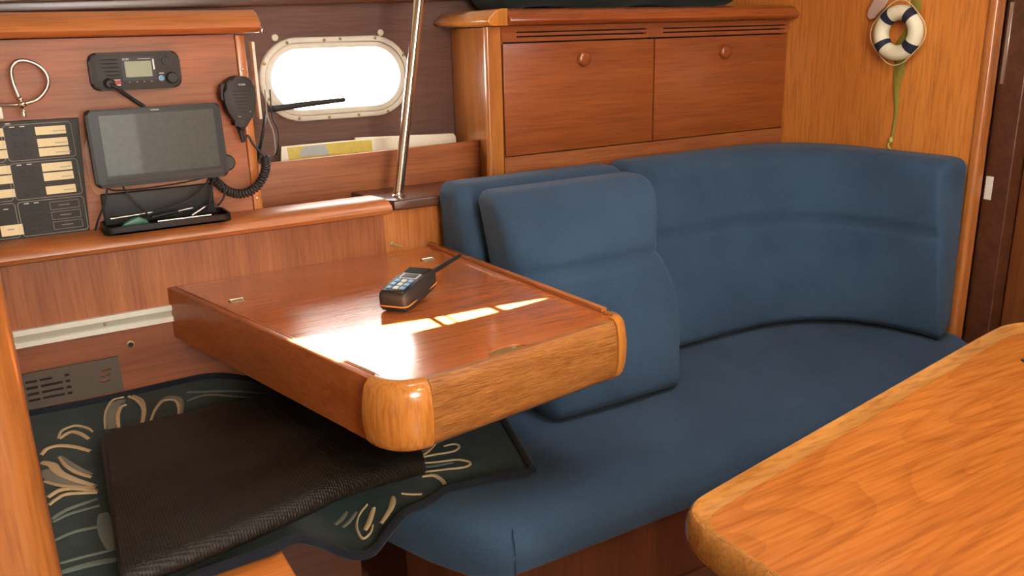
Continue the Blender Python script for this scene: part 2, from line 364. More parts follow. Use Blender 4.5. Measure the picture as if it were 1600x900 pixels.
# deckhead: flat part with made-up slots shaped to throw the table's sun streak, then the slope down to the hull side
S = Vector((.08, -.32))*(1.90-.733)
patch = [(.400, 1.500), (.634, 1.464), (.666, 1.460), (.666, 1.401), (.600, 1.397), (.441, 1.330)]
slots = [patch,
         [(.680, 1.458), (.700, 1.456), (.700, 1.403), (.680, 1.402)],
         [(.706, 1.456), (.796, 1.452), (.800, 1.412), (.706, 1.403)],
         [(.814, 1.451), (.932, 1.438), (.937, 1.434), (.932, 1.430), (.820, 1.413)]]
slots = [[(x+S.x, y+S.y) for x, y in s] for s in slots]
hatch = [(.9, .3), (1.4, .3), (1.4, .8), (.9, .8)]  # unused outline; no hatch is cut into the deckhead
bm = nb(); holed(bm, [(-1.2, -1.6), (3.2, -1.6), (3.2, 2.0), (-1.2, 2.0)], slots, Matrix.Translation((0, 0, 1.90)), .025)
fin('ceiling', bm, M['liner'], smooth=False, kind='structure')
bm = nb(); prism(bm, [(2.0, 1.90), (2.42, 1.385), (2.42, 1.42), (2.0, 1.93)], -1.2, 3.2, frame((0, 0, 0), (0, 1, 0), (0, 0, 1), (1, 0, 0)))
fin('ceiling', bm, M['liner'], smooth=False, kind='structure')
# sheer moulding where the lining meets the headliner
bm = nb(); X = frame((-.6, HULL_Y, 1.326), (1.85, 0, .036), (0, -.03, 1)); prism(bm, [(0, 0), (2.2, 0), (2.2, .026), (0, .026)], 0, .03, X, .006)
fin('trim_1', bm, M['dark_wood'], kind='structure')
bm = nb(); X = frame((-.6, HULL_Y, 1.354), (1.85, 0, .036), (0, -.03, 1)); prism(bm, [(0, 0), (2.2, 0), (2.2, .05), (0, .05)], 0, .012, X)
fin('trim_2', bm, M['liner'], kind='structure', smooth=False)

# the port: frame ring, inner flange, screws, lugs, pane
port = thing('window_1', None, None, (PC[0], HULL_Y, PC[1]-.11), kind='structure')
def ring(name, mat, hw0, hh0, hw1, hh1, y0, y1, parent, r=.003):
    bm = nb(); o_ = oval(*PC, hw0, hh0); i_ = oval(*PC, hw1, hh1); n = len(o_)
    V = [[bm.verts.new((p[0], y, p[1])) for p in q] for q, y in ((o_, y1), (o_, y0+r), ([(PC[0]+(p[0]-PC[0])*(1-r/hw0), PC[1]+(p[1]-PC[1])*(1-r/hh0)) for p in o_], y0), (i_, y0), (i_, y1))]
    for a, b_ in zip(V, V[1:]):
        for k in range(n): bm.faces.new((a[k], a[(k+1) % n], b_[(k+1) % n], b_[k]))
    return fin(name, bm, mat, parent, ang=50)
ring('outer_frame', M['white_frame'], .219, .111, .205, .097, HULL_Y-.014, HULL_Y, port)
ring('opening_frame', M['white_frame'], .2045, .0965, .187, .081, HULL_Y-.009, HULL_Y+.035, port)
bm = nb(); prism(bm, oval(*PC, .190, .084), 0, .004, FRONT(0, HULL_Y+.03, 0)); fin('pane', bm, M['glass'], port, smooth=False)
for x, z in ((.702, 1.256), (.805, 1.260), (.851, 1.262), (.953, 1.262), (.636, 1.204), (1.036, 1.213), (1.044, 1.120), (.640, 1.112), (.716, 1.056), (.802, 1.053), (.889, 1.054), (.978, 1.058)):
    screw(port, x, HULL_Y-.014, z, .0045, M['brass'])
for x, z in ((.674, 1.270), (.975, 1.276)):
    bm = nb(); lathe(bm, [(.009, 0), (.009, .006), (.006, .008), (0, .008)], FRONT(x, HULL_Y, z), 16); fin('lug', bm, M['white_frame'], port)

# right-hand bulkhead, its rounded edge, and the doorway beyond
bk = thing('wall_right', None, None, (2.3, 1.7, 0), kind='structure')
B('veneer_panel', M['bulkhead'], bk, 2.30, 2.335, 1.395, 2.40, 0, 1.95, smooth=False)
bm = nb(); prism(bm, rrect(.046, .030, .012, 5, 2.3175, 1.383), 0, 1.95); fin('edge_moulding', bm, M['solid_v'], bk)
dr = thing('door_1', None, None, (2.5, 1.1, 0), kind='structure')
B('jamb', M['dark_wood'], dr, 2.345, 2.40, 1.30, 1.372, 0, 1.95, .004)
B('door_leaf', M['door_wood'], dr, 2.40, 2.43, .25, 1.30, 0, 1.95, .003)
B('strike_plate', M['alu'], dr, 2.3435, 2.346, 1.345, 1.366, .785, .850, .0006, 1)
B('strike_plate', M['satin'], dr, 2.3435, 2.346, 1.354, 1.364, 1.10, 1.31, .0006, 1)
B('wall_right', M['dark_wood'], None, 2.336, 3.17, 1.38, 1.40, 0, 1.95, kind='structure')

# ---------------------------------------------------------------- panels between the furniture on the hull side (structure)
B('trim_3', M['panel_v'], None, -.6, .806, 2.008, 2.03, .692, .845, kind='structure', smooth=False)
B('trim_4', M['solid_v'], None, .808, 1.6, 2.012, 2.03, .50, .838, kind='structure', smooth=False)
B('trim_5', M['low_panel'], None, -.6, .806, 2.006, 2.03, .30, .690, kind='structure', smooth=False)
lp = bpy.data.objects['trim_5']
bm = nb(); lathe(bm, [(.0085, 0), (.0085, .0015), (.006, .0022), (.0052, .0006), (0, .0006)], FRONT(.177, 2.006, .616), 18); fin('grommet', bm, M['brass'], lp)
bm = nb(); lathe(bm, [(.005, 0), (.005, .0007), (0, .0007)], FRONT(.177, 2.0053, .616), 16); fin('hole', bm, M['void'], lp)
rl = thing('rail', 'aluminium channel rail screwed along the teak panel left of the chart table', 'rail', (-.1, 2.0, .655))
bm = nb(); prism(bm, [(0, .655), (-.010, .655), (-.010, .6665), (-.004, .668), (-.004, .680), (-.010, .6815), (-.010, .693), (0, .693)], -.45, .285, frame((0, 2.006, 0), (0, 1, 0), (0, 0, 1), (1, 0, 0)))
fin('channel', bm, M['alu'], rl, smooth=False)
B('channel_floor', M['alu_groove'], rl, -.45, .285, 2.0012, 2.004, .668, .680, smooth=False)
screw(rl, .132, 2.0012, .674, .0038, M['brass']); screw(rl, -.2, 2.0012, .674, .0038, M['brass'])
gr = thing('vent_grille', 'brown slotted metal grille low on the panel behind the rug', 'vent', (.0, 2.0, .52))
sl = []
for r_ in range(4):
    z = .585 - .014*r_ - .008
    for x0, x1 in ((-.30, -.22), (-.20, -.12), (-.10, -.045), (-.040, -.018), (-.012, .012 if r_ == 0 else .030), (.036, .045)):
        sl.append([(x0, z-.0028), (x1, z-.0028), (x1, z+.0028), (x0, z+.0028)])
for k in range(3):
    sl.append([(.118-.003*k+q[0], .572-.0125*k+q[1]) for q in circ(.0105, 12, ry=.0036)])
bm = nb(); holed(bm, [(-.35, .515), (.147, .515), (.147, .597), (-.35, .597)], sl, FRONT(0, 2.0, 0), .004)
fin('plate', bm, M['vent'], gr, smooth=False)
B('backing', M['void'], gr, -.345, .09, 2.002, 2.0055, .518, .594, smooth=False)

# ================================================================ navigation console: box, cornice, upright edge
nav = thing('navigation_console', 'reddish teak instrument console on the left, holding the radio and switch panel', 'cabinet', (0, 2.1, .885))
B('face_panel', M['panel'], nav, -.6, .484, 2.010, 2.025, .885, 1.279, smooth=False)
B('edge_strip', M['solid_v'], nav, .485, .5055, 2.006, 2.03, .885, 1.279, .003)
B('console_body', M['panel'], nav, -.6, .503, 2.03, 2.355, .885, 1.279, smooth=False)
bm = nb(); pr = [(2.36, 1.281), (1.972, 1.281), (1.960, 1.284), (1.952, 1.293), (1.955, 1.303), (1.985, 1.326), (2.0, 1.330), (2.36, 1.330)]
prism(bm, pr, -.6, .533, frame((0, 0, 0), (0, 1, 0), (0, 0, 1), (1, 0, 0)), .006); fin('cornice', bm, M['solid'], nav)
screw(nav, .494, 2.006, 1.204); screw(nav, .494, 2.006, .912)
B('corner_clip', M['chrome'], nav, .531, .536, 1.955, 1.972, 1.280, 1.290, .0015)
st = B('blind_strip', M['paper'], None, .555, .562, 2.14, 2.17, 1.08, 1.262, .001, label='thin cream strip standing at the left edge of the port, behind the console', cat='strip')

ledge = thing('ledge_rail', 'rounded light teak rail running along under the console and chart rack', 'rail', (.1, 1.97, .84))
bm = nb(); pr = [(2.008, .845), (1.944, .845), (1.934, .849), (1.929, .858), (1.931, .868), (1.940, .878), (1.960, .884), (2.008, .886)]
vs = prism(bm, pr, -.6, .775, frame((0, 0, 0), (0, 1, 0), (0, 0, 1), (1, 0, 0)))
for v in vs:
    if v.co.x > .7: v.co.x = .775 + (2.008-v.co.y)*.30 if v.co.y > 1.93 else .8
fin('rail_moulding', bm, M['solid'], ledge)
B('scarf_joint', M['corner'], ledge, .02, .13, 1.9325, 1.945, .855, .8725, .004)

ps = thing('pole_shelf', 'dark brown rounded teak step the chrome pole stands on', 'shelf', (.95, 2.08, .838))
out = [(.792, 2.19), (.800, 2.08), (.812, 2.03), (.835, 2.0), (.87, 1.992), (1.147, 1.992), (1.147, 2.19)]
bm = nb(); prism(bm, out, .840, .866, None, .005); fin('step_board', bm, M['dark_wood'], ps)
pole = thing('grab_pole', 'polished steel grab pole rising in front of the port', 'pole', (.870, 2.055, .866))
T('tube', M['chrome'], pole, [(.870, 2.055, .868), (.915, 2.055, 1.11), (.962, 2.055, 1.36), (1.055, 2.055, 1.85)], .0135, 20)
bm = nb(); lathe(bm, [(.019, 0), (.019, .003), (.0145, .006), (.0138, .010)], Matrix.Translation((.870, 2.055, .866)), 20); fin('foot_flange', bm, M['chrome'], pole)

rack = thing('chart_rack', 'low teak board across the shelf under the port, charts standing behind', 'shelf', (.85, 2.21, .866))
bm = nb(); X = FRONT(0, 2.215, 0); prism(bm, [(.507, .80), (1.195, .80), (1.195, .969), (.507, .962)], 0, .015, X, .002); fin('front_board', bm, M['panel'], rack)
B('rack_floor', M['dark_wood'], rack, .507, 1.195, 2.215, 2.355, .866, .872, smooth=False)
# charts standing in the rack
ch = thing('chart', 'folded sea chart with yellow land and grey water in the rack under the port', 'chart', (.75, 2.285, .872))
bm = nb(); prism(bm, [(.625, .872), (.94, .872), (.94, .992), (.64, .992)], 0, .006, FRONT(0, 2.285, 0)); fin('sheet', bm, M['paper'], ch, smooth=False)
bm = nb(); prism(bm, [(.66, .90), (.895, .90), (.895, .989), (.86, .990), (.655, .988)], 0, .0012, FRONT(0, 2.279, 0)); fin('land_area', bm, M['chart_y'], ch, smooth=False)
bm = nb(); prism(bm, [(.685, .962), (.770, .958), (.760, .988), (.70, .988), (.69, .975)], 0, .0008, FRONT(0, 2.2778, 0)); fin('water_area', bm, M['chart_b'], ch, smooth=False)
c2 = thing('chart', 'pale grey-blue chart page standing right of the yellow chart', 'chart', (.93, 2.30, .872))
bm = nb(); prism(bm, [(.89, .872), (.985, .872), (.985, .985), (.89, .985)], 0, .003, FRONT(0, 2.296, 0)); fin('sheet', bm, M['paper'], c2, smooth=False)
bm = nb(); prism(bm, [(.90, .88), (.940, .88), (.94, .985), (.90, .985)], 0, .001, FRONT(0, 2.293, 0)); fin('water_area', bm, M['chart_b'], c2, smooth=False)
cb = thing('chart_book', 'white-covered chart book leaning at the right end of the rack under the port', 'book', (1.08, 2.32, .872))
bm = nb(); prism(bm, [(.86, .872), (1.176, .872), (1.176, .972), (1.168, .982), (.86, .994)], 0, .012, FRONT(0, 2.322, 0), .001); fin('cover', bm, M['paper'], cb)

# antenna rod and cables beside the port
an = thing('antenna_rod', 'black rubber antenna rod lying across the bottom of the port', 'antenna', (.72, 2.27, 1.09))
T('rod', M['rubber'], an, [(.618, 2.25, 1.094), (.72, 2.26, 1.100), (.822, 2.27, 1.104)], [.0085, .0075, .006], 12)
T('lead', M['rubber'], an, [(.618, 2.25, 1.094), (.600, 2.24, 1.088), (.582, 2.20, 1.070), (.566, 2.17, 1.04), (.560, 2.20, .995), (.558, 2.27, .93), (.558, 2.29, .885)], .004, 8, sm=4)
for k, (dx, dz) in enumerate(((0, 0), (.012, -.004))):
    bm = nb(); tube(bm, smooth_path([(.57+dx, 2.12, 1.15), (.566+dx, 2.11, 1.09+dz), (.574+dx, 2.10, 1.05), (.572+dx*.5, 2.10, 1.0), (.570+dx*.6, 2.17, .985), (.572+dx, 2.26, .965), (.575+dx, 2.30, .90)], 4), .0018, 8)
    fin('cable', bm, M['rubber'] if k else M['grey'], label='black cable dropping behind the console edge beside the port' if k else 'grey cable hanging beside the console edge left of the port', cat='cable')

# ================================================================ locker with two doors
Y0 = 2.07
lk = thing('locker', 'long teak locker with two flap doors above the blue settee', 'cabinet', (1.75, 2.2, .60))
B('side_panel', M['side'], lk, 1.197, 1.215, Y0+.012, 2.356, .60, 1.282, .002)
bm = nb(); prism(bm, rrect(.050, .022, .008, 4, 1.176, Y0+.004), .60, 1.282); fin('corner_post', bm, M['side'], lk)
for v in bpy.data.objects['corner_post'].data.vertices: v.co.x += 0
B('locker_body', M['void'], lk, 1.215, 2.296, Y0+.03, 2.35, .62, 1.27, smooth=False)
B('lower_rail', M['panel'], lk, 1.203, 2.298, Y0, Y0+.016, .60, .932, smooth=False)
B('divider', M['void'], lk, 1.728, 1.735, Y0+.010, Y0+.028, .932, 1.24, smooth=False)
bm = nb(); hs = [[(1.25, 1.2645), (1.700, 1.2645), (1.700, 1.2685), (1.25, 1.2685)], [(1.25, 1.2525), (1.700, 1.2525), (1.700, 1.257), (1.25, 1.257)],
                 [(1.765, 1.2645), (2.285, 1.2645), (2.285, 1.2685), (1.765, 1.2685)], [(1.765, 1.2525), (2.285, 1.2525), (2.285, 1.257), (1.765, 1.257)]]
holed(bm, [(1.203, 1.242), (2.298, 1.242), (2.298, 1.283), (1.203, 1.283)], hs, FRONT(0, Y0+.014, 0), .014); fin('slotted_vent', bm, M['door'], lk, smooth=False)
for x0, x1, kx in ((1.2055, 1.7285), (0, 0)) and ((1.2065, 1.7285, 1.471), (1.7345, 2.296, 2.019)):
    d = B('door', M['door'], lk, x0, x1, Y0-.002, Y0+.016, .935, 1.2375, .0015, 2)
    bm = nb(); lathe(bm, [(.021, 0), (.0225, .003), (.0205, .008), (.015, .0115), (.008, .013), (0, .0132)], FRONT(kx, Y0-.002, 1.190), 24); fin('knob', bm, M['dark_wood'] if 0 else M['cornice'], d)
pr = [(2.36, 1.284), (2.048, 1.284), (2.034, 1.287), (2.026, 1.296), (2.028, 1.306), (2.046, 1.322), (2.066, 1.328), (2.36, 1.328)]
X = frame((0, 0, 0), (0, 1, 0), (0, 0, 1), (1, 0, 0))
bm = nb(); prism(bm, pr, 1.205, 2.318, X, .005); fin('cornice', bm, M['cornice'], lk)
bm = nb(); pr2 = [(1.204, 1.284), (1.160, 1.284), (1.148, 1.289), (1.143, 1.298), (1.146, 1.306), (1.168, 1.324), (1.19, 1.328), (1.204, 1.328)]
prism(bm, pr2, 2.034, 2.356, frame((0, 0, 0), (1, 0, 0), (0, 0, 1), (0, 1, 0)), .003); fin('cornice', bm, M['corner'], lk)
dark_fill = thing('dark_space_fill', 'black rounded form added for the dark space above the locker', 'dark_fill', (1.6, 2.2, 1.328))  # made-up black form standing in for the dark space over the locker
bm = nb(); rounded_block(bm, .46, .10, .09, .05, 24, 4, 4, lambda x, y, z: (1.69+x, 2.22+y+.006*math.sin(23*x), 1.422+z+.006*math.sin(17*x+3*y))); fin('fill_body', bm, M['dark_fill'], dark_fill)
T('fill_cord', M['binding'], dark_fill, [(1.4, 2.12, 1.36), (1.5, 2.108, 1.40), (1.62, 2.105, 1.41), (1.74, 2.108, 1.40), (1.84, 2.12, 1.36)], .006, 8, sm=4)

# ================================================================ lifebuoy, ribbon and tag on the bulkhead
RC = Vector((2.272, 1.637, 1.237))
lb = thing('lifebuoy', 'small cream and navy ornamental lifebuoy hanging on the right bulkhead', 'lifebuoy', (2.29, 1.637, 1.16))
ex, ey, ez = Vector((0, -1, 0)), Vector((0, 0, 1)), Vector((-1, 0, 0))
def ring_part(name, a0, a1, r, mat, n=14, R_=.056):
    bm = nb(); P = []
    for i in range(n+1):
        a = math.radians(a0+(a1-a0)*i/n); P.append(RC + ex*R_*math.cos(a) + ey*R_*math.sin(a))
    tube(bm, P, r, 16); return fin(name, bm, mat, lb, ang=60)
bm = nb(); P = [RC + ex*.056*math.cos(2*math.pi*i/56) + ey*.056*math.sin(2*math.pi*i/56) for i in range(56)]; tube(bm, P, .0215, 18, True); fin('ring_body', bm, M['ring'], lb, ang=60)
for a in (52, 128, 218, 322): ring_part('band', a-11, a+11, .0226, M['navy'], 6)
cp = []
for i in range(73):
    a = 2*math.pi*i/72; q = (math.degrees(a)-45) % 90
    rr = .080 + .010*math.sin(math.radians(q*2))**2; cp.append(RC + ex*rr*math.cos(a) + ey*rr*math.sin(a) + ez*.004)
T('grab_line', M['cord'], lb, cp[:-1], .0017, 6, True)
T('hanging_cord', M['cord'], lb, [RC+ex*.028+ey*.072, RC+ex*.018+ey*.11+ez*-.01, RC+ex*.0+ey*.17+ez*-.022], .0018, 6)
screw(lb, 2.299, 1.637, 1.405, .004, n=(-1, 0, 0))
bm = nb(); path = [(1.405, -.004, .013), (1.34, .028, .014), (1.30, .030, .016), (1.27, .020, .013), (1.235, .006, .012), (1.205, -.006, .015), (1.16, -.002, .020), (1.12, -.004, .017), (1.08, -.004, .011), (1.02, -.001, .007), (.97, .000, .0055), (.935, -.003, .005)]
P = smooth_path([(z, o_, w_) for z, o_, w_ in path], 5)
def rib(u, v):
    q = P[min(int(round(u*(len(P)-1))), len(P)-1)]
    return Vector((2.2955 - .002*math.sin(9*q[0]*6) - .002*math.cos(5*(v-.5)), 1.637-q[1]-(v-.5)*2*q[2], q[0]))
grid(bm, rib, len(P)-1, 4)
e = bmesh.ops.solidify(bm, geom=bm.faces[:], thickness=.0007)
rbn = thing('ribbon', 'olive-green ribbon hanging down behind the small lifebuoy, knotted at the end', 'ribbon', (2.296, 1.637, .91))
fin('band', bm, M['ribbon'], rbn, ang=60)
bm = nb(); lathe(bm, [(0, -.010), (.0055, -.007), (.0068, 0), (.005, .007), (0, .010)], Matrix.Translation((2.292, 1.640, .930)), 10); fin('knot', bm, M['ribbon'], rbn)
T('tail', M['ribbon'], rbn, [(2.292, 1.640, .925), (2.290, 1.646, .912), (2.291, 1.636, .90)], .003, 6, sm=3)
bm = nb(); X = frame((2.286, 1.722, 1.315), Vector((0, -.62, .78)), Vector((0, -.78, -.62)))
prism(bm, [(-.045, -.010), (-.030, -.020), (.01, -.024), (.055, -.018), (.06, .012), (.01, .020), (-.035, .014), (-.047, .004)], 0, .004, X, .0015)
tg = fin('tag', bm, M['tag'], None, label='pale pinkish frosted tag hanging at the upper left of the small lifebuoy', cat='tag')

# ================================================================ settee: base, seat cushion, three back cushions
sb = thing('settee_base', 'dark teak plinth under the blue settee cushion', 'bench', (1.4, 1.6, 0))
bm = nb(); seat_out = [(.60, 1.50), (.655, 1.335), (.735, 1.265), (2.295, 1.265), (2.295, 2.0), (.60, 2.0)]
prism(bm, seat_out, 0, .279); fin('plinth', bm, M['base_wood'], sb, smooth=False)
B('toe_board', M['dark_wood'], sb, .74, 2.29, 1.255, 1.2645, 0, .07, .002)
def seat_shape(x, y, z):                       # x -1..1 along, y -1..1 back, z 0..1
    pass
seat = thing('seat_cushion', 'long blue seat cushion of the settee with a rounded front edge', 'cushion', (1.4, 1.6, .288))
bm = nb()
FR = [(.52, 1.51), (.548, 1.42), (.585, 1.32), (.628, 1.238), (.672, 1.200), (.73, 1.196), (.90, 1.197), (1.6, 1.200), (2.12, 1.203), (2.20, 1.225), (2.26, 1.27), (2.295, 1.32)]
def seatf(x, y, z):
    X_ = 1.4075 + x; u = (X_-.52)/(2.295-.52); v = (y+.40)/.80
    fy = interp(FR, X_)[0]
    Yp = fy + (1.99-fy)*v
    Z = z + .3385
    if z > 0: Z += .004*math.sin(math.pi*min(max(v, 0), 1))*(1) - .022*(1-ss(0, .09, v)) 
    return (X_, Yp - (.012*(1-ss(0, .1, v)))*(1-abs(z)/.0585), Z)
rounded_block(bm, .8875, .40, .0585, .026, 90, 18, 2, seatf, 5); fin('seat_cover', bm, M['blue'], seat, ang=80)
T('corner_seam', M['seam'], seat, [(.690, 1.1885, z) for z in (.30, .32, .34, .36)] + [(.692, 1.196, .372), (.70, 1.212, .380)], .0013, 6)

# back cushions: A behind, B in front of it, C round the corner
def back_cushion(name, label, x0, x1, zt, front_b, front_t, back_b, back_t, seam_z, zb=.402, bulge=.02, side=None, groove=.015, taper=0):
    o = thing(name, label, 'cushion', ((x0+x1)/2, (front_b+back_b)/2, zb), group=None)
    hx, hz = (x1-x0)/2, (zt-zb)/2; bm = nb(); hy = .06
    def f(x, y, z):
        t = (z+hz)/(2*hz); u = x/hx; d = (y+hy)/(2*hy)
        fr = front_b+(front_t-front_b)*t; bk_ = back_b+(back_t-back_b)*t
        zz = zb+(z+hz)
        pf = bulge*(1-u*u)*(1-(2*t-1)**4)
        pf -= groove*math.exp(-((zz-seam_z)/.0065)**2) - .010*ss(seam_z, seam_z+.03, zz)*(1-ss(zt-.05, zt, zz))
        Yp = fr+(bk_-fr)*d - pf*(1-d)
        X_ = (x0+x1)/2 + x*(1 + taper*(1-t)) + (side(t)*(.5+.5*u) if side else 0)
        return (X_, Yp, zz)
    rounded_block(bm, hx, hy, hz, .034, 22, 3, 26, f, 5); fin('cushion_cover', bm, M['blue'], o, ang=80)
    bm = nb(); n = 30; P = []
    for i in range(n+1):
        x = (-hx+.02)+(2*hx-.04)*i/n; q = f(x, -hy, seam_z-zb-hz); P.append(Vector(q)+Vector((0, -.0008, 0)))
    tube(bm, P, .0016, 6); fin('seam', bm, M['seam'], o); return o
back_cushion('back_cushion', 'blue back cushion at the left end, mostly hidden behind the narrower one',   .948, 1.482, .905, 1.735, 1.885, 1.985, 2.0, .70)
back_cushion('back_cushion', 'narrow blue back cushion leaning in front, beside the chart table', .975, 1.450, .902, 1.480, 1.735, 1.69, 1.845, .722, bulge=.026,
             side=lambda t: interp([(0, -.085), (.05, -.078), (.22, -.044), (.33, -.022), (.45, -.012), (.55, -.020), (.64, -.034), (.70, -.034), (.80, -.012), (.9, .004), (1, .008)], t)[0], taper=0)
cc = thing('corner_cushion', 'large blue back cushion curving round the corner onto the right bulkhead', 'cushion', (2.0, 1.85, .398))
F0 = [(1.490, 1.668), (1.58, 1.672), (1.73, 1.675), (1.86, 1.664), (1.98, 1.625), (2.07, 1.555), (2.125, 1.47), (2.155, 1.385), (2.165, 1.325)]
F1 = [(1.495, 1.885), (1.62, 1.888), (1.78, 1.890), (1.92, 1.880), (2.03, 1.835), (2.10, 1.755), (2.145, 1.64), (2.16, 1.50), (2.165, 1.375)]
BB = [(1.495, 2.0), (1.65, 2.0), (1.82, 2.0), (1.98, 2.0), (2.12, 1.99), (2.22, 1.925), (2.275, 1.80), (2.288, 1.60), (2.288, 1.375)]
sp = [smooth_path([(p[0], p[1], 0) for p in q], 8) for q in (F0, F1, BB)]
def at(s, t):
    k = t*(len(s)-1); i = min(int(k), len(s)-2); return s[i].lerp(s[i+1], k-i)
ZB, ZT = .402, .908; hz = (ZT-ZB)/2
def cf(x, y, z):
    t = (x+.5)/1.0; h = (z+hz)/(2*hz); d = (y+.06)/.12; zz = ZB+z+hz
    fr = at(sp[0], t).lerp(at(sp[1], t), max(h, 0)**.85); b_ = at(sp[2], t)
    if t < .001: pass
    dirn = (b_-fr).normalized()
    pf = .012*(1-(2*h-1)**4)*(1-(2*t-1)**8) - .016*math.exp(-((zz-.700)/.0065)**2) + .010*ss(.70, .73, zz)*(1-ss(ZT-.05, ZT, zz))
    p = fr.lerp(b_, d) - dirn*pf*(1-d)
    return (p.x, p.y, zz)
bm = nb(); rounded_block(bm, .5, .06, hz, .035, 44, 3, 26, cf, 5); fin('cushion_cover', bm, M['blue'], cc, ang=80)
bm = nb(); tube(bm, [Vector(cf(-.48+.96*i/60, -.06, .700-ZB-hz)) for i in range(61)], .0016, 6); fin('seam', bm, M['seam'], cc)

# ================================================================ chart table
ct = thing('chart_table', 'square teak chart table with rounded amber corner blocks, a handheld radio on it', 'table', (.65, 1.6, .61))
ZT_, ZB_ = .733, .612
L0, L1, R0, R1 = Vector((.271, 2.006)), Vector((.452, 1.243)), Vector((.940, 2.006)), Vector((.976, 1.290))
FL, FRt = Vector((.530, 1.180)), Vector((.953, 1.240))
def arc(p0, pc, p1, n=10): return [p0*(1-t)**2 + pc*2*t*(1-t) + p1*t*t for t in [i/n for i in range(n+1)]]
cornL = arc(L1, Vector((.466, 1.178)), FL, 12); cornR = arc(FRt, Vector((.992, 1.244)), R1, 10)
def prof_sweep(bm, path, prof, closed=False):
    """path: list of (point, outward normal); prof: [(offset, z)] loop"""
    rings = [[bm.verts.new((p.x+n_.x*o_, p.y+n_.y*o_, z)) for o_, z in prof] for p, n_ in path]
    k = len(prof)
    for a, b_ in zip(rings, rings[1:]):
        for i in range(k): bm.faces.new((a[i], a[(i+1) % k], b_[(i+1) % k], b_[i]))
    bm.faces.new(rings[0][::-1]); bm.faces.new(rings[-1])
def norms(pts, first=None, last=None):
    out = []
    for i, p in enumerate(pts):
        t = (pts[min(i+1, len(pts)-1)] - pts[max(i-1, 0)]).normalized(); n_ = Vector((t.y, -t.x)); out.append((p, n_))
    return out
def bulge_prof(b_, depth, z0, z1, rc=.008, lip=0):
    pr = []
    for i in range(13):
        t = i/12; z = z0+(z1-z0)*t; o_ = b_*math.sin(math.pi*(.12+.76*t))
        e_ = 0
        if t < .12: e_ = -(rc)*(1-(t/.12))**2
        if t > .90: e_ = -(rc*.6)*((t-.90)/.10)**2
        pr.append((o_+e_, z))
    return pr + [(-depth, z1+lip), (-depth, z0)]
FLs = FL + (FRt-FL).normalized()*.0015; FRs = FRt - (FRt-FL).normalized()*.0015
nf = [FLs.lerp(FRs, i/8) for i in range(9)]
dF = (FRt-FL).normalized(); nF = Vector((dF.y, -dF.x))
bm = nb(); prof_sweep(bm, [(p, nF) for p in nf], bulge_prof(.010, .012, ZB_+.001, ZT_+.0005)); fin('front_board', bm, M['table_front'], ct, ang=50)
bm = nb(); prof_sweep(bm, norms(cornL), bulge_prof(.017, .016, ZB_-.004, ZT_+.001, .014)); fin('corner_block', bm, M['corner'], ct, ang=60)
bm = nb(); prof_sweep(bm, norms(cornR), bulge_prof(.014, .014, ZB_-.002, ZT_+.005, .012)); fin('corner_block', bm, M['corner'], ct, ang=60)
def board(name, p0, p1, depth, z0, z1, mat, r=.003, inward=1):
    d_ = (p1-p0).normalized(); n_ = Vector((d_.y, -d_.x))*inward; bm = nb()
    pts = [p0, p1, p1-n_*depth, p0-n_*depth]
    prism(bm, [(q.x, q.y) for q in pts], z0, z1, None, r, 2); return fin(name, bm, mat, ct)
Ls = L1-(L1-L0).normalized()*.0015
board('left_board', L0, Ls, .016, ZB_+.002, ZT_, M['table_side'])
board('left_lipping', L0 + Vector((.0155, .003)), Ls+Vector((.0155, .003)), .004, ZB_+.02, ZT_+.0007, M['solid_y'], .0005)
Rs = R1+Vector((-.0001, .0015))
board('right_board', Rs, R0, .020, ZB_+.002, ZT_+.002, M['table_side'])
board('fiddle_strip', Rs+Vector((-.002, 0)), R0+Vector((-.002, 0)), .014, ZT_+.001, ZT_+.011, M['solid_y'], .003)
inL0, inL1 = L0+Vector((.0205, 0)), Vector((.4775, 1.25)); inR0, inR1 = R0+Vector((-.0205, 0)), Vector((.9515, 1.27))
fi0, fi1 = FL-nF*.0125, FRt-nF*.0125
top_out = [inL0, inL1, Vector((.500, 1.222)), fi0, fi1, Vector((.945, 1.262)), inR1, inR0]
notch = []
nc = FL + dF*.222 - nF*.031
# lid with a thumb notch at the front edge
cl = [p-n_*.0165 for p, n_ in norms(cornL)]; cr = [p-n_*.0145 for p, n_ in norms(cornR)]
pts = [(p.x, p.y) for p in [inL0, Vector((.4705, 1.262))]+cl[2:]+[fi0]]
nc0 = fi0 + dF*.180
for i in range(13):
    a = math.pi*i/12; q = nc0 + dF*(-.042*math.cos(a)) - nF*(.026*math.sin(a)); pts.append((q.x, q.y))
pts += [(p.x, p.y) for p in [fi1]+cr[:-2]+[Vector((.9565, 1.29)), inR0]]
bm = nb(); prism(bm, pts, ZT_-.012, ZT_); fin('lid', bm, M['top'], ct, smooth=False)
bm = nb(); q0 = nc0 - nF*.004
prism(bm, [((nc0+dF*x-nF*y).x, (nc0+dF*x-nF*y).y) for x, y in [(.0415*math.cos(math.pi*i/16), .0255*math.sin(math.pi*i/16)) for i in range(17)]], ZT_-.012, ZT_-.003); fin('finger_recess', bm, M['brass'], ct, smooth=False)
pp = [L0+Vector((.012, 0)), Vector((.466, 1.250)), Vector((.50, 1.225)), FL-nF*.032, FRt-nF*.032, Vector((.945, 1.27)), R0+Vector((-.021, 0))]
bm = nb(); prism(bm, [(p.x, p.y) for p in pp], ZB_+.006, ZB_+.016); fin('bottom_panel', bm, M['dark_wood'], ct, smooth=False)
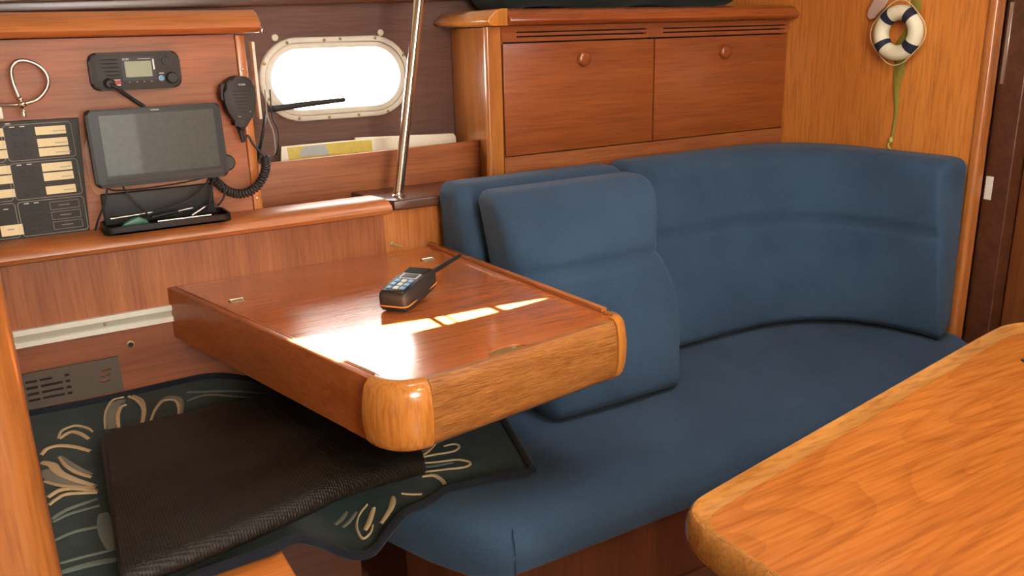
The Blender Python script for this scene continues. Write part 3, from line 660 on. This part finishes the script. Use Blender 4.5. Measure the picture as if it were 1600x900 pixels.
# flush hinges / fasteners in the lid
for cx, cy in ((.379, 1.812), (.862, 1.878)):
    h_ = thing('dummy', None, None, (0, 0, 0)); bpy.data.objects.remove(h_)
    bm = nb()
    prism(bm, rrect(.036, .026, .012, 5, cx, cy), ZT_, ZT_+.0012); hg = fin('lid_hinge', bm, M['brass'], ct)
    T('hinge_pin', M['chrome'], hg, [(cx-.014, cy+.003, ZT_+.0022), (cx+.014, cy+.003, ZT_+.0022)], .0022, 8)
    for dx in (-.012, .012): screw(hg, cx+dx, cy-.007, ZT_+.0011, .0025, n=(0, 0, 1))
hk = thing('catch', 'tiny brass catch on the panel just above the far edge of the chart table', 'catch', (.83, 2.005, .745))
bm = nb(); lathe(bm, [(.006, 0), (.006, .002), (.003, .003), (.003, .008), (0, .009)], FRONT(.826, 2.0115, .752), 14); fin('boss', bm, M['brass'], hk)
T('hook', M['brass'], hk, [(.826, 2.004, .752), (.836, 2.000, .748), (.848, 1.998, .744)], .0018, 8)

# ================================================================ handheld radio on the chart table
hr = thing('handheld_radio', 'black handheld marine radio with orange band lying on the chart table', 'radio', (.69, 1.60, .733))
th = math.radians(38.5); dl = Vector((math.cos(th), math.sin(th), 0)); dw = Vector((-math.sin(th), math.cos(th), 0)); tilt = math.radians(6)
dl3 = Vector((dl.x*math.cos(tilt), dl.y*math.cos(tilt), math.sin(tilt))); dn = dl3.cross(dw).normalized()
if dn.z < 0: dn = -dn
dw3 = dn.cross(dl3)
base = Vector((.622, 1.534, .7335))
HX = Matrix(((dl3.x, dw3.x, dn.x, base.x), (dl3.y, dw3.y, dn.y, base.y), (dl3.z, dw3.z, dn.z, base.z), (0, 0, 0, 1)))
HX = HX @ Matrix.Scale(1.1, 4)
def hblock(name, mat, x0, x1, w0, w1, z0, z1, r, parent=hr, taper=0, **k):
    bm = nb(); vs = box(bm, x0, x1, w0, w1, z0, z1, r, 4)
    bmesh.ops.transform(bm, matrix=HX, verts=bm.verts); return fin(name, bm, mat, parent, **k)
bm = nb()
def hf(x, y, z):
    t = (x+.066)/.132; s = .88+.14*math.sin(math.pi*min(max(t, 0), 1)**.9*.9); return HX @ Vector((x+.066, y*s, z+.0195*1 + (0.0035*math.sin(math.pi*t) if z > 0 else 0)))
rounded_block(bm, .066, .032, .0185, .009, 12, 4, 3, hf, 4); body = fin('radio_body', bm, M['black'], hr, ang=60)
def band_pts(z):
    P = []
    for x, y in rrect(.1335, .066, .012, 5, .066, 0):
        t = x/.132; s = .88+.14*math.sin(math.pi*min(max(t, 0), 1)**.9*.9); P.append(HX @ Vector((x, y*s, z)))
    return P
T('orange_band', M['orange'], hr, band_pts(.0125), .0014, 6, True)
hblock('face_plate', M['gloss_black'], .006, .126, -.023, .023, .0375, .0412, .003)
hblock('display', M['greykey'], .066, .092, -.0185, .0185, .0405, .0420, .0012)
hblock('display_glass', M['black2'], .069, .089, -.0155, .0155, .0415, .0424, .0006)
for i in range(3):
    for j in range(3):
        hblock('key', M['greykey'] if j == 1 else M['bluekey'], .014+i*.0165, .0265+i*.0165, -.019+j*.0135, -.0085+j*.0135, .0405, .0432, .0015)
for i in range(4): hblock('speaker_rib', M['black2'], .096+i*.007, .0995+i*.007, -.022, .022, .0405, .0432, .0012)
ab = HX @ Vector((.128, -.012, .026)); tip = ab + Vector((.80, .60, .02)).normalized()*.158
T('antenna', M['rubber'], hr, [ab, ab.lerp(tip, .12), ab.lerp(tip, .13), ab.lerp(tip, .97), tip], [.0085, .0075, .0058, .0045, .0035], 12)
hblock('belt_clip', M['black'], .085, .120, -.012, .012, -.006, .002, .002)
bm = nb(); lathe(bm, [(.008, 0), (.008, .010), (.006, .012), (0, .012)], HX @ frame((.130, .015, .022), (0, 1, 0), (0, 0, 1)), 14); fin('volume_knob', bm, M['rubber'], hr)

# ================================================================ fixed radio on the console
YF = 2.010
fr_ = thing('fixed_radio', 'dark grey fixed radio with a green display at the top of the console', 'radio', (.27, 1.99, 1.172))
X = FRONT(.2705, YF, 1.211)
bm = nb(); prism(bm, rrect(.178, .076, .017, 6), 0, .022, X, .006); fin('housing', bm, M['black2'], fr_)
def on(parent, name, mat, x, y, w_, h_, d0, d1, r=.001, X_=X, **k):
    bm = nb(); prism(bm, rrect(w_, h_, min(r*2, w_/2.1, h_/2.1), 3, x, y), d0, d1, X_, 0); return fin(name, bm, mat, parent, **k)
on(fr_, 'speaker_panel', M['black'], -.052, .006, .050, .052, .0215, .0226, .003)
for k in range(6): on(fr_, 'speaker_slot', M['void'], -.050+.001*k, .024-.0078*k, .034-.0015*k, .0022, .0222, .0231, .0005)
on(fr_, 'display_bezel', M['gloss_black'], .006, .004, .066, .048, .0215, .0228, .002)
on(fr_, 'display', M['lcd'], .005, .0035, .052, .032, .0224, .0233, .001)
text('lettering', 'ICOM', M['white'], fr_, X @ Matrix.Translation((-.018, .0235, .0231)), .0048)
on(fr_, 'printed_line', M['grey'], .018, .0238, .026, .0012, .0226, .0230, .0003)
on(fr_, 'printed_stripe', M['white'], .0355, .012, .003, .022, .0226, .0230, .0005)
bm = nb(); lathe(bm, [(.010, .0215), (.010, .026), (.0085, .028), (0, .028)], X @ Matrix.Translation((.060, .018, 0)), 20); fin('navigation_key', bm, M['black'], fr_)
bm = nb(); tube(bm, [X @ Vector((.060+.0098*math.cos(2*math.pi*i/24), .018+.0098*math.sin(2*math.pi*i/24), .0245)) for i in range(24)], .0008, 6, True); fin('key_outline', bm, M['grey'], fr_)
bm = nb(); lathe(bm, [(.012, .0215), (.0115, .034), (.0095, .037), (0, .0372)], X @ Matrix.Translation((.068, -.017, 0)), 22); fin('volume_knob', bm, M['black'], fr_)
bm = nb(); lathe(bm, [(.006, .0215), (.006, .025), (0, .0256)], X @ Matrix.Translation((.0475, -.017, 0)), 16); fin('blue_key', bm, M['bluekey'], fr_)
on(fr_, 'printed_mark', M['grey'], .049, -.007, .010, .003, .0222, .0230, .0003)
dk = on(fr_, 'distress_key', M['red'], -.0385, -.022, .012, .007, .0222, .0242, .001)
on(fr_, 'printed_mark', M['white'], -.039, -.0165, .012, .0018, .0222, .0230, .0003); on(fr_, 'printed_mark', M['white'], -.038, -.0275, .009, .0022, .0222, .0230, .0003)
for k in range(4): on(fr_, 'soft_key', M['greykey'], -.016+.0145*k, -.0225, .003, .0012, .0222, .0231, .0003)
bm = nb(); lathe(bm, [(.011, .0215), (.011, .030), (.008, .032), (.0065, .040), (0, .040)], X @ Matrix.Translation((-.056, -.023, 0)), 18); fin('socket', bm, M['rubber'], fr_)
T('microphone_lead', M['rubber'], fr_, [X @ Vector(q) for q in ((-.056, -.023, .036), (-.046, -.030, .042), (-.030, -.045, .030), (-.010, -.062, .022), (.006, -.076, .018), (.012, -.10, .008))], .0042, 10, sm=4)

# hand microphone, its holder and coiled lead
mc = thing('hand_microphone', 'black hand microphone with coiled lead hooked right of the plotter', 'microphone', (.46, 1.97, 1.07))
bm = nb(); MX = frame((.4665, 1.962, 1.140), (1, .05, -.04), (.06, 0, 1))
mp = [(-.026, .040), (-.015, .050), (.008, .052), (.026, .044), (.033, .022), (.033, -.008), (.026, -.032), (.013, -.052), (.006, -.064), (-.004, -.064), (-.009, -.050), (-.026, -.026), (-.034, 0), (-.034, .024)]
mp = [(p.x, p.y) for p in smooth_path([(a, b_, 0) for a, b_ in mp], 3, True)]
prism(bm, mp, -.014, .018, MX, .007, 4); fin('microphone_body', bm, M['black'], mc)
for k in range(7): on(mc, 'speaker_slot', M['void'], .002+.0012*k*0, .020-.0072*k, .040-.0035*k, .0016, .0176, .0186, .0005, MX)
text('lettering', 'ICOM', M['white'], mc, MX @ Matrix.Translation((.004, .034, .0182)), .0056)
on(mc, 'printed_mark', M['grey'], -.004, -.034, .007, .0012, .0178, .0186, .0003, MX); on(mc, 'printed_mark', M['grey'], .020, -.024, .005, .0012, .0178, .0186, .0003, MX)
on(mc, 'talk_key', M['rubber'], -.0345, .018, .010, .036, -.008, .010, .003, MX)
bm = nb(); lathe(bm, [(.0, -.01), (.010, -.008), (.012, 0), (.0, .004)], frame((.452, 1.998, 1.150), (1, 0, 0), (0, 0, 1)), 14); fin('hanger', bm, M['rubber'], mc)
T('strain_relief', M['rubber'], mc, [MX @ Vector(q) for q in ((.001, -.058, 0), (.003, -.075, 0), (.006, -.092, 0))], [.0085, .006, .004], 10)
e0 = MX @ Vector((.006, -.090, 0))
T('lead', M['rubber'], mc, [e0, (.478, 1.962, 1.062), (.488, 1.962, 1.042), (.502, 1.960, 1.022), (.511, 1.962, 1.010)], .0028, 8, sm=4)
cpath = smooth_path([(.511, 1.962, 1.010), (.512, 1.965, .990), (.505, 1.968, .968), (.488, 1.970, .946), (.465, 1.970, .934), (.440, 1.972, .934), (.420, 1.975, .944), (.404, 1.980, .962), (.394, 1.985, .978)], 10)
P = []; turns = 30; n = len(cpath)-1; steps = turns*14; prev = None
for i in range(steps+1):
    k = i/steps*n; j = min(int(k), n-1); p = cpath[j].lerp(cpath[j+1], k-j); t = (cpath[j+1]-cpath[j]).normalized()
    u = Vector((0, 1, 0)); u = (u - t*t.dot(u)).normalized(); v = t.cross(u); a = 2*math.pi*turns*i/steps
    P.append(p + (u*math.cos(a)+v*math.sin(a))*.0078)
T('coiled_lead', M['rubber'], mc, P, .0034, 6)

# ================================================================ chart plotter
cp_ = thing('chart_plotter', 'wide black chart plotter with a grey-green screen on the console', 'plotter', (.29, 1.97, .98))
PX = frame((.2885, 1.968, 1.0585), (1, .0, 0), (0, .06, 1))
bm = nb(); prism(bm, rrect(.266, .158, .010, 5), 0, .030, PX, .006); fin('housing', bm, M['black'], cp_)
on(cp_, 'bezel', M['gloss_black'], 0, .002, .256, .148, .0295, .0312, .004, PX)
on(cp_, 'screen', M['screen'], .004, .0055, .226, .122, .0310, .0318, .001, PX)
on(cp_, 'lettering_mark', M['grey'], 0, .0725, .017, .0022, .0311, .0316, .0003, PX)
on(cp_, 'chin', M['black2'], .004, -.0665, .236, .009, .0295, .0318, .001, PX)
for k in range(2):
    on(cp_, 'bracket_foot', M['black'], -.055+.11*k, 0, .020, .07, -.036, .001, .003, PX)
bm = nb(); lathe(bm, [(.017, -.012), (.018, -.004), (.018, .008), (.015, .012), (0, .012)], PX @ Matrix.Translation((.137, -.052, 0)), 22); fin('bracket_knob', bm, M['rubber'], cp_)
mpz = thing('mounting_plate', 'tan painted plate behind the lower half of the chart plotter', 'plate', (.28, 2.0, .955))
bm = nb(); prism(bm, rrect(.260, .135, .03, 6), 0, .004, FRONT(.280, YF, 1.018), .001); fin('plate', bm, M['copper'], mpz)
# open tray under the plotter
ty = thing('pen_tray', 'black open tray on the ledge below the chart plotter', 'tray', (.275, 1.96, .886))
TX0, TX1, TY0, TY1 = .155, .412, 1.905, 2.004
bm = nb(); prism(bm, rrect(TX1-TX0, TY1-TY0, .018, 5, (TX0+TX1)/2, (TY0+TY1)/2), .887, .891); fin('tray_floor', bm, M['gloss_black'], ty)
bm = nb(); o_ = rrect(TX1-TX0, TY1-TY0, .018, 5, (TX0+TX1)/2, (TY0+TY1)/2); i_ = rrect(TX1-TX0-.008, TY1-TY0-.008, .014, 5, (TX0+TX1)/2, (TY0+TY1)/2)
n = len(o_); V = [[bm.verts.new((p[0], p[1], z)) for p in q] for q, z in ((o_, .887), (o_, .903), (i_, .903), (i_, .8915))]
for a, b_ in zip(V, V[1:]):
    for k in range(n): bm.faces.new((a[k], a[(k+1) % n], b_[(k+1) % n], b_[k]))
fin('tray_wall', bm, M['gloss_black'], ty)
B('tray_back', M['black'], ty, .165, .395, 1.992, 2.006, .892, .960, .003)
T('front_rim', M['satin'], ty, [(.26, 1.918, .9035), (.37, 1.918, .9035)], .0022, 6)
def penlike(name, label, cat, p, q, r, mat, capmat):
    o = thing(name, label, cat, Vector(p)); p, q = Vector(p), Vector(q)
    T('barrel', mat, o, [p, p.lerp(q, .62)], r, 10); T('cap', capmat, o, [p.lerp(q, .62), p.lerp(q, .97), q], [r*1.12, r*1.12, r*.5], 10); return o
penlike('pen', 'slim silver pen lying along the back of the tray', 'pen', (.175, 1.975, .910), (.265, 1.982, .912), .0027, M['satin'], M['satin'])
penlike('pen', 'black pen with silver cap lying in the tray under the plotter', 'pen', (.255, 1.960, .906), (.345, 1.968, .914), .0033, M['rubber'], M['satin'])
penlike('screwdriver', 'small steel screwdriver at the right end of the tray', 'screwdriver', (.335, 1.952, .9), (.388, 1.972, .922), .004, M['satin'], M['rubber'])
gp = thing('plastic_wedge', 'dark green plastic wedge in the left of the tray', 'wedge', (.215, 1.952, .892))
bm = nb(); prism(bm, [(.188, .893), (.248, .893), (.243, .904), (.226, .913), (.198, .902)], 0, .016, FRONT(0, 1.962, 0), .002); fin('wedge', bm, M['green'], gp)
for k, (lab, pts) in enumerate((
    ('black cable looping from the left of the plotter down to the panel', [(.178, 1.955, .985), (.172, 1.950, .965), (.165, 1.950, .945), (.150, 1.955, .915), (.142, 1.965, .892)]),
    ('black cable from the plotter\'s left underside into the tray', [(.205, 1.955, .982), (.212, 1.945, .965), (.225, 1.942, .945), (.240, 1.945, .925), (.250, 1.955, .905)]),
    ('long black cable sagging under the middle of the plotter', [(.385, 1.960, .982), (.372, 1.948, .965), (.340, 1.944, .940), (.300, 1.946, .926), (.262, 1.950, .918), (.240, 1.956, .905)]),
    ('black cable dropping straight from the plotter\'s right underside', [(.392, 1.960, .982), (.385, 1.950, .955), (.378, 1.950, .930), (.372, 1.955, .905)]),
    ('black cable curling at the right end of the tray', [(.400, 1.968, .982), (.412, 1.962, .955), (.410, 1.962, .930), (.395, 1.966, .912)]))):
    bm = nb(); tube(bm, smooth_path(pts, 5), .0022, 8); fin('cable', bm, M['rubber'], label=lab, cat='cable')
bm = nb(); tube(bm, smooth_path([(.178, 1.957, .981), (.19, 1.955, .972), (.25, 1.955, .970), (.33, 1.955, .974), (.385, 1.957, .981)], 5), .0018, 8); fin('cable', bm, M['rubber'], label='thin black cable running level just under the plotter', cat='cable')

# ================================================================ switch panel
bp_ = thing('switch_panel', 'black electrical switch panel with rows of cream labels at far left', 'panel', (.0, 2.0, .88))
X = FRONT(0, YF, 0)
bm = nb(); prism(bm, [(-.16, .880), (.134, .880), (.148, 1.122), (-.16, 1.126)], 0, .010, X, .002); fin('back_plate', bm, M['black2'], bp_)
def outline(x0, x1, z0, z1, mat=M['grey'], r=.006, t=.0007, name='group_outline'):
    bm = nb(); tube(bm, [X @ Vector((p[0], p[1], .0102)) for p in rrect(x1-x0, z1-z0, r, 4, (x0+x1)/2, (z0+z1)/2)], t, 5, True); fin(name, bm, mat, bp_)
def sw_row(x, z):
    for dx in (0, .0175):
        s = on(bp_, 'switch', M['black'], x+dx, z, .0125, .0125, .0098, .0118, .001, X)
        on(s, 'rocker', M['rubber'], x+dx, z+.0015, .009, .0065, .0116, .0148, .001, X)
rows = (1.101, 1.077, 1.058, 1.027, 1.0075, .9795)
for i, z in enumerate(rows):
    lb_ = on(bp_, 'label', M['cream'], .0935, z, .0555, .0165, .0098, .0108, .0003, X)
    n = random.randint(6, 9); x = .107-.0022*n*.5
    for k in range(n): on(lb_, 'print', M['grey'], x+.0032*k, z-.002, .0022, .0022, .0107, .01095, .0001, X)
    sw_row(.0295, z); sw_row(-.062, z)
    on(bp_, 'label', M['cream'], -.012, z+.002, .0440, .0165, .0098, .0108, .0003, X)
    on(bp_, 'label', M['cream'], -.105, z+.002, .0440, .0165, .0098, .0108, .0003, X)
outline(.010, .132, 1.045, 1.116); outline(.010, .132, .966, 1.040); outline(.010, .132, .890, .961)
outline(-.135, .005, 1.045, 1.116); outline(-.135, .005, .966, 1.040); outline(-.135, .005, .890, .961)
for z in (.947, .926, .905):
    outline(.068, .122, z-.008, z+.008, r=.001, t=.0005, name='label_outline')
    for k in range(6): on(bp_, 'print', M['grey'], .085+.0036*k, z, .0026, .0022, .0100, .0104, .0001, X)
    sw_row(.0295, z)
for x, z in ((.026, 1.112), (.044, 1.112), (.026, 1.036), (.044, 1.036), (.026, .957), (.044, .957), (.02, 1.119), (.118, .884), (-.012, .950)):
    on(bp_, 'printed_mark', M['white'], x, z, .009, .0018, .0099, .0103, .0002, X)
on(bp_, 'label', M['cream'], -.008, .906, .040, .022, .0098, .0108, .0003, X)
on(bp_, 'print', M['grey'], -.010, .908, .012, .002, .0107, .0110, .0001, X)

# flexible reading lamp stem, its ball joint, and the small plate beneath
gl_ = thing('reading_lamp', 'looped flexible chrome lamp stem with a ball joint at top left', 'lamp', (.05, 1.98, 1.15))
T('flexible_stem', M['satin'], gl_, [(-.06, 2.0, 1.165), (-.02, 1.972, 1.162), (.025, 1.955, 1.158), (.052, 1.952, 1.159), (.078, 1.955, 1.166), (.098, 1.958, 1.186), (.103, 1.96, 1.208), (.092, 1.96, 1.228), (.072, 1.96, 1.239), (.054, 1.96, 1.238), (.043, 1.96, 1.224), (.042, 1.96, 1.20), (.046, 1.956, 1.175), (.050, 1.954, 1.162)], .0037, 10, sm=6)
bm = nb(); bmesh.ops.create_uvsphere(bm, u_segments=18, v_segments=12, radius=.0085, matrix=Matrix.Translation((.050, 1.952, 1.158))); fin('ball_joint', bm, M['chrome'], gl_, ang=80)
bm = nb(); bmesh.ops.create_uvsphere(bm, u_segments=14, v_segments=10, radius=.0055, matrix=Matrix.Translation((.049, 1.952, 1.168))); fin('collar', bm, M['chrome'], gl_, ang=80)
bm = nb(); lathe(bm, [(.004, -.014), (.0045, -.004), (.003, 0)], frame((.050, 1.950, 1.148), (1, 0, 0), (0, -1, 0), (0, 0, 1)), 12); fin('set_screw', bm, M['chrome'], gl_)
bm = nb(); lathe(bm, [(.016, 0), (.016, .004), (.008, .010), (.004, .014)], FRONT(-.06, YF, 1.165), 16); fin('wall_flange', bm, M['chrome'], gl_)
B('socket_plate', M['alu'], None, -.08, .016, 2.0035, 2.0095, 1.128, 1.152, .002, label='pale metal plate at the left edge, just above the switch panel', cat='plate')

# ================================================================ bench, rug and black mat under the chart table
bn = thing('bench', 'orange varnished teak bench box under the rug at lower left', 'bench', (0, 1.5, 0))
B('bench_top', M['bench'], bn, -.45, .276, 1.0, 2.0, .470, .490, .005)
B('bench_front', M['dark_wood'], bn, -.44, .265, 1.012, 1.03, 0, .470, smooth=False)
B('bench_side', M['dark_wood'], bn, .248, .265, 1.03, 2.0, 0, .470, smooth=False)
B('gap_filler', M['dark_wood'], bn, .276, .515, 1.55, 1.57, 0, .36, smooth=False)
def rugz(X_, Y_):
    z = .503 - .09*ss(.31, .60, X_); s = max(0, 1-((X_-.415)/.13)**2)
    return z - .075*s*s*(1-ss(1.36, 1.62, Y_))
RF = [(-.42, 1.07), (.05, 1.14), (.14, 1.19), (.255, 1.198), (.325, 1.225), (.36, 1.25), (.40, 1.255), (.44, 1.262), (.48, 1.290), (.536, 1.313), (.64, 1.358), (.73, 1.345), (.818, 1.328)]
RBk = [(-.42, 1.998), (.5, 1.995), (.60, 1.93), (.66, 1.72), (.818, 1.66)]
def rug_pt(u, v, dz=0):
    Xf = -.42 + u*(.818+.42); y0 = interp(RF, Xf)[0]; y1 = interp(RBk, Xf)[0]
    Y_ = y0+(y1-y0)*v; Xs = Xf + max(0, (Xf-.55)/.268)*.075*v*1.3
    rip = .0025*math.sin(11*Xs+5*Y_)
    return Vector((Xs, Y_, rugz(Xs, Y_)+rip*ss(.3, .0, abs(Xs-.1))+dz))
rg = thing('rug', 'teal patterned rug with dark binding spread under the chart table', 'rug', (.2, 1.6, .41))
bm = nb(); slab(bm, rug_pt, lambda u, v: rug_pt(u, v, -.006), 96, 40)
fin('pile', bm, M['rug'], rg, ang=80)
edge = [rug_pt(i/96, 0, .002) for i in range(97)] + [rug_pt(1, j/20, .002) for j in range(1, 21)] + [rug_pt(1-i/96, 1, .002) for i in range(1, 97)]
T('edge_binding', M['binding'], rg, edge, .0085, 8)
STROKES = [["b",0.006,[[0.087,1.827],[0.098,1.92],[0.12,1.984],[0.144,1.987]]],["b",0.012,[[0.112,1.817],[0.119,1.892],[0.13,1.933],[0.143,1.939]]],["g",0.03,[[0.099,1.823],[0.107,1.913],[0.127,1.964],[0.144,1.963]]],["b",0.012,[[0.154,1.986],[0.168,1.951],[0.172,1.891],[0.154,1.802]]],["b",0.005,[[0.163,1.985],[0.177,1.945],[0.176,1.895]]],["b",0.009,[[0.169,1.798],[0.191,1.87],[0.215,1.912],[0.239,1.899],[0.238,1.853],[0.225,1.786]]],["g",0.012,[[0.207,1.91],[0.229,1.929],[0.249,1.904],[0.246,1.862],[0.23,1.783]]],["b",0.008,[[0.0,1.829],[0.011,1.869],[0.036,1.881],[0.057,1.854],[0.065,1.825]]],["b",0.012,[[0.002,1.828],[0.025,1.852],[0.042,1.832],[0.055,1.792]]],["b",0.014,[[-0.034,1.765],[-0.022,1.791],[-0.0,1.794],[0.027,1.77],[0.052,1.731]]],["b",0.02,[[-0.033,1.732],[-0.017,1.71],[-0.009,1.668],[0.011,1.625],[0.042,1.575]]],["g",0.035,[[-0.032,1.694],[-0.014,1.641],[0.013,1.604],[0.043,1.569]]],["b",0.007,[[-0.034,1.645],[-0.005,1.606],[0.043,1.565]]],["g",0.018,[[-0.003,1.741],[0.008,1.705],[0.024,1.662],[0.043,1.624]]],["b",0.009,[[-0.003,1.734],[0.005,1.691],[0.02,1.649],[0.042,1.612]]],["b",0.014,[[-0.033,1.577],[-0.014,1.593],[0.011,1.586],[0.045,1.552]]],["b",0.01,[[-0.033,1.546],[-0.021,1.561],[-0.001,1.57],[0.045,1.545]]],["l",0.014,[[-0.032,1.494],[-0.005,1.514],[0.042,1.523]]],["l",0.012,[[-0.031,1.483],[-0.003,1.496],[0.043,1.496]]],["l",0.01,[[-0.029,1.346],[0.008,1.344],[0.053,1.337]]],["l",0.02,[[-0.035,1.32],[0.011,1.317],[0.052,1.305]]],["l",0.03,[[0.045,1.464],[0.042,1.408],[0.046,1.337]]],["b",0.008,[[0.64,1.509],[0.671,1.521],[0.708,1.55]]],["b",0.007,[[0.642,1.508],[0.679,1.503],[0.721,1.494],[0.742,1.507],[0.738,1.523],[0.714,1.526]]],["b",0.007,[[0.637,1.486],[0.669,1.471],[0.712,1.455],[0.727,1.43],[0.71,1.419],[0.672,1.432],[0.625,1.448]]],["l",0.012,[[0.633,1.47],[0.658,1.46],[0.699,1.451]]],["b",0.012,[[0.618,1.432],[0.641,1.423],[0.646,1.396],[0.642,1.376]]],["b",0.008,[[0.552,1.383],[0.589,1.369]]],["b",0.016,[[0.531,1.375],[0.514,1.347],[0.484,1.326]]],["b",0.007,[[0.487,1.398],[0.464,1.385],[0.448,1.356],[0.444,1.316],[0.46,1.32],[0.473,1.337]]],["b",0.016,[[0.492,1.379],[0.47,1.351],[0.455,1.335]]],["g",0.012,[[0.449,1.408],[0.413,1.375]]],["g",0.012,[[0.464,1.397],[0.424,1.367]]]]
STROKES += [('l', .016, [(.27, 1.93), (.33, 1.90), (.40, 1.90), (.47, 1.92)]), ('g', .012, [(.26, 1.88), (.30, 1.89), (.36, 1.86), (.42, 1.87)]), ('l', .012, [(-.034, 1.42), (0, 1.43), (.045, 1.42)]), ('l', .02, [(.66, 1.53), (.72, 1.56), (.80, 1.57)])]
for kind, wd, pts in STROKES:
    P = smooth_path([(x, y, 0) for x, y in pts], 7); bm = nb(); n = len(P)-1; rows_ = []
    for i, p in enumerate(P):
        t = (P[min(i+1, n)]-P[max(i-1, 0)]).normalized(); nn = Vector((-t.y, t.x, 0)); s = wd/2*(.35+.65*math.sin(math.pi*min(max(.08+i/n*.84, 0), 1))**.6)
        h_ = {'g': .0014, 'l': .0012, 'b': .0026}[kind]
        row = []
        for k in (-1, -.5, .5, 1):
            q = p+nn*s*k; row.append(bm.verts.new((q.x, q.y, rugz(q.x, q.y)+(.0025*math.sin(11*q.x+5*q.y)*ss(.3, 0, abs(q.x-.1)))+(h_ if abs(k) < .9 else -.001))))
        rows_.append(row)
    for a, b_ in zip(rows_, rows_[1:]):
        for k in range(3): bm.faces.new((a[k], a[k+1], b_[k+1], b_[k]))
    fin('leaf_motif', bm, M[{'b': 'rug_b', 'g': 'rug_g', 'l': 'rug_l'}[kind]], rg, ang=60)

mt = thing('folded_mat', 'black ribbed rubber mat folded double on top of the rug', 'mat', (.3, 1.45, .505))
# cross-section of the fold (distance from fold, height); swept left to right
def mat_sec(u):
    h = .054 - .004*u
    sec = [(.50, .004), (.35, .004), (.2, .003), (.08, .003), (.035, .004), (.010, .012), (.0, .5*h), (.012, h-.006), (.045, h), (.10, h+.003), (.17, h-.004), (.26, h+.001), (.36, h-.006), (.5, h-.014)]
    return smooth_path([(a, b_, 0) for a, b_ in sec], 4)
Lf, Lb = Vector((.046, 1.178)), Vector((.083, 1.715)); Rf, Rb = Vector((.585, 1.335)), Vector((.655, 1.72))
bm = nb(); NU = 40; rows_ = []
for i in range(NU+1):
    u = i/NU; f0 = Lf.lerp(Rf, u); f0.y -= .028*math.sin(math.pi*u); b0 = Lb.lerp(Rb, u); sec = mat_sec(u); row = []
    for p in sec:
        q = f0.lerp(b0, p.x/.5); zr = .507 - .055*ss(.36, .66, q.x)
        row.append(bm.verts.new((q.x, q.y, max(zr, rugz(q.x, q.y)+.005) + p.y + .002*math.sin(7*q.x+4)*p.y/.05)))
    rows_.append(row)
for a, b_ in zip(rows_, rows_[1:]):
    for k in range(len(a)-1): bm.faces.new((a[k], a[k+1], b_[k+1], b_[k]))
bmesh.ops.solidify(bm, geom=bm.faces[:], thickness=.0045); fin('folded_sheet', bm, M['mat'], mt, ang=60)
# tucked inner layers showing as a dark edge at the left
B('inner_layer', M['rubber'], mt, 0, 1, 0, 1, 0, 1, smooth=False) if 0 else None
bm = nb(); prism(bm, [(.042, 1.20), (.075, 1.20), (.108, 1.70), (.070, 1.71)], .509, .540, None, .006); fin('inner_fold', bm, M['rubber'], mt)

# ================================================================ foreground post and saloon table
po = thing('pillar', 'rounded teak post at the left edge in the foreground', 'post', (-.09, 1.0, 0))
bm = nb(); prism(bm, rrect(.14, .10, .03, 8, -.093, 1.03), 0, 1.90); fin('shaft', bm, M['post'], po)
sr = Vector((-.045, .9805)); 
st_ = thing('saloon_table', 'amber teak saloon table with raised rim in the near right corner', 'table', (1.2, .45, 0))
TA = [(.648, .20), (.648, .655), (.655, .695), (.668, .716), (.690, .731), (.722, .738), (1.60, .888), (1.66, .893), (1.71, .880), (1.745, .845), (1.755, .80), (1.755, .20), (1.745, .155), (1.66, .12), (.72, .12), (.66, .15)]
TP = smooth_path([(x, y, 0) for x, y in TA], 1, True)
# round the corners a little more with a fine path
def chaikin(P, n):
    for _ in range(n):
        Q = []
        for i, p in enumerate(P):
            q = P[(i+1) % len(P)]
            if (q-p).length > .12: Q += [p.lerp(q, .06), p.lerp(q, .94)]
            else: Q += [p.lerp(q, .25), p.lerp(q, .75)]
        P = Q
    return P
TP = chaikin([Vector((x, y)) for x, y in TA], 3)
def offs(P, d):
    out = []
    for i, p in enumerate(P):
        t = (P[(i+1) % len(P)]-P[i-1]).normalized(); nn = Vector((t.y, -t.x)); out.append(p+nn*d)
    return out
inn = offs(TP, .024)
bm = nb(); prism(bm, [(p.x, p.y) for p in offs(TP, .020)], .655, .672); fin('table_top', bm, M['saloon'], st_, smooth=False)
prof = [(0.006, .636), (.0, .644), (-.003, .657), (-.001, .673), (.002, .682), (.0055, .6855), (.0095, .684), (.0125, .679), (.017, .6752), (.028, .6730), (.027, .655), (.024, .638)]
bm = nb(); rings = [[bm.verts.new((p.x, p.y, z)) for p in offs(TP, o_)] for o_, z in prof]; n = len(TP); rings.append(rings[0])
for a, b_ in zip(rings, rings[1:]):
    for k in range(n): bm.faces.new((a[k], a[(k+1) % n], b_[(k+1) % n], b_[k]))
fin('fiddle_rim', bm, M['saloon_rim'], st_, ang=60)
bm = nb(); prism(bm, rrect(.16, .34, .03, 4, 1.2, .47), 0, .655); fin('pedestal', bm, M['base_wood'], st_)
bm = nb(); lathe(bm, [(.009, 0), (.009, .0015), (.0075, .0022), (0, .0008)], Matrix.Translation((1.535, .775, .672)), 18); fin('latch_button', bm, M['gloss_black'], st_)
for o in list(bpy.data.objects):
    if o.name.startswith('tmp'): bpy.data.objects.remove(o)

GROUPS = {'cable': 'cables around the instrument console', 'pen': 'pens in the tray', 'chart': 'charts standing in the rack', 'back_cushion': 'loose blue back cushions at the left of the settee'}
for o in bpy.data.objects:
    g = GROUPS.get(o.name.split('.')[0])
    if g and o.parent is None: o['group'] = g
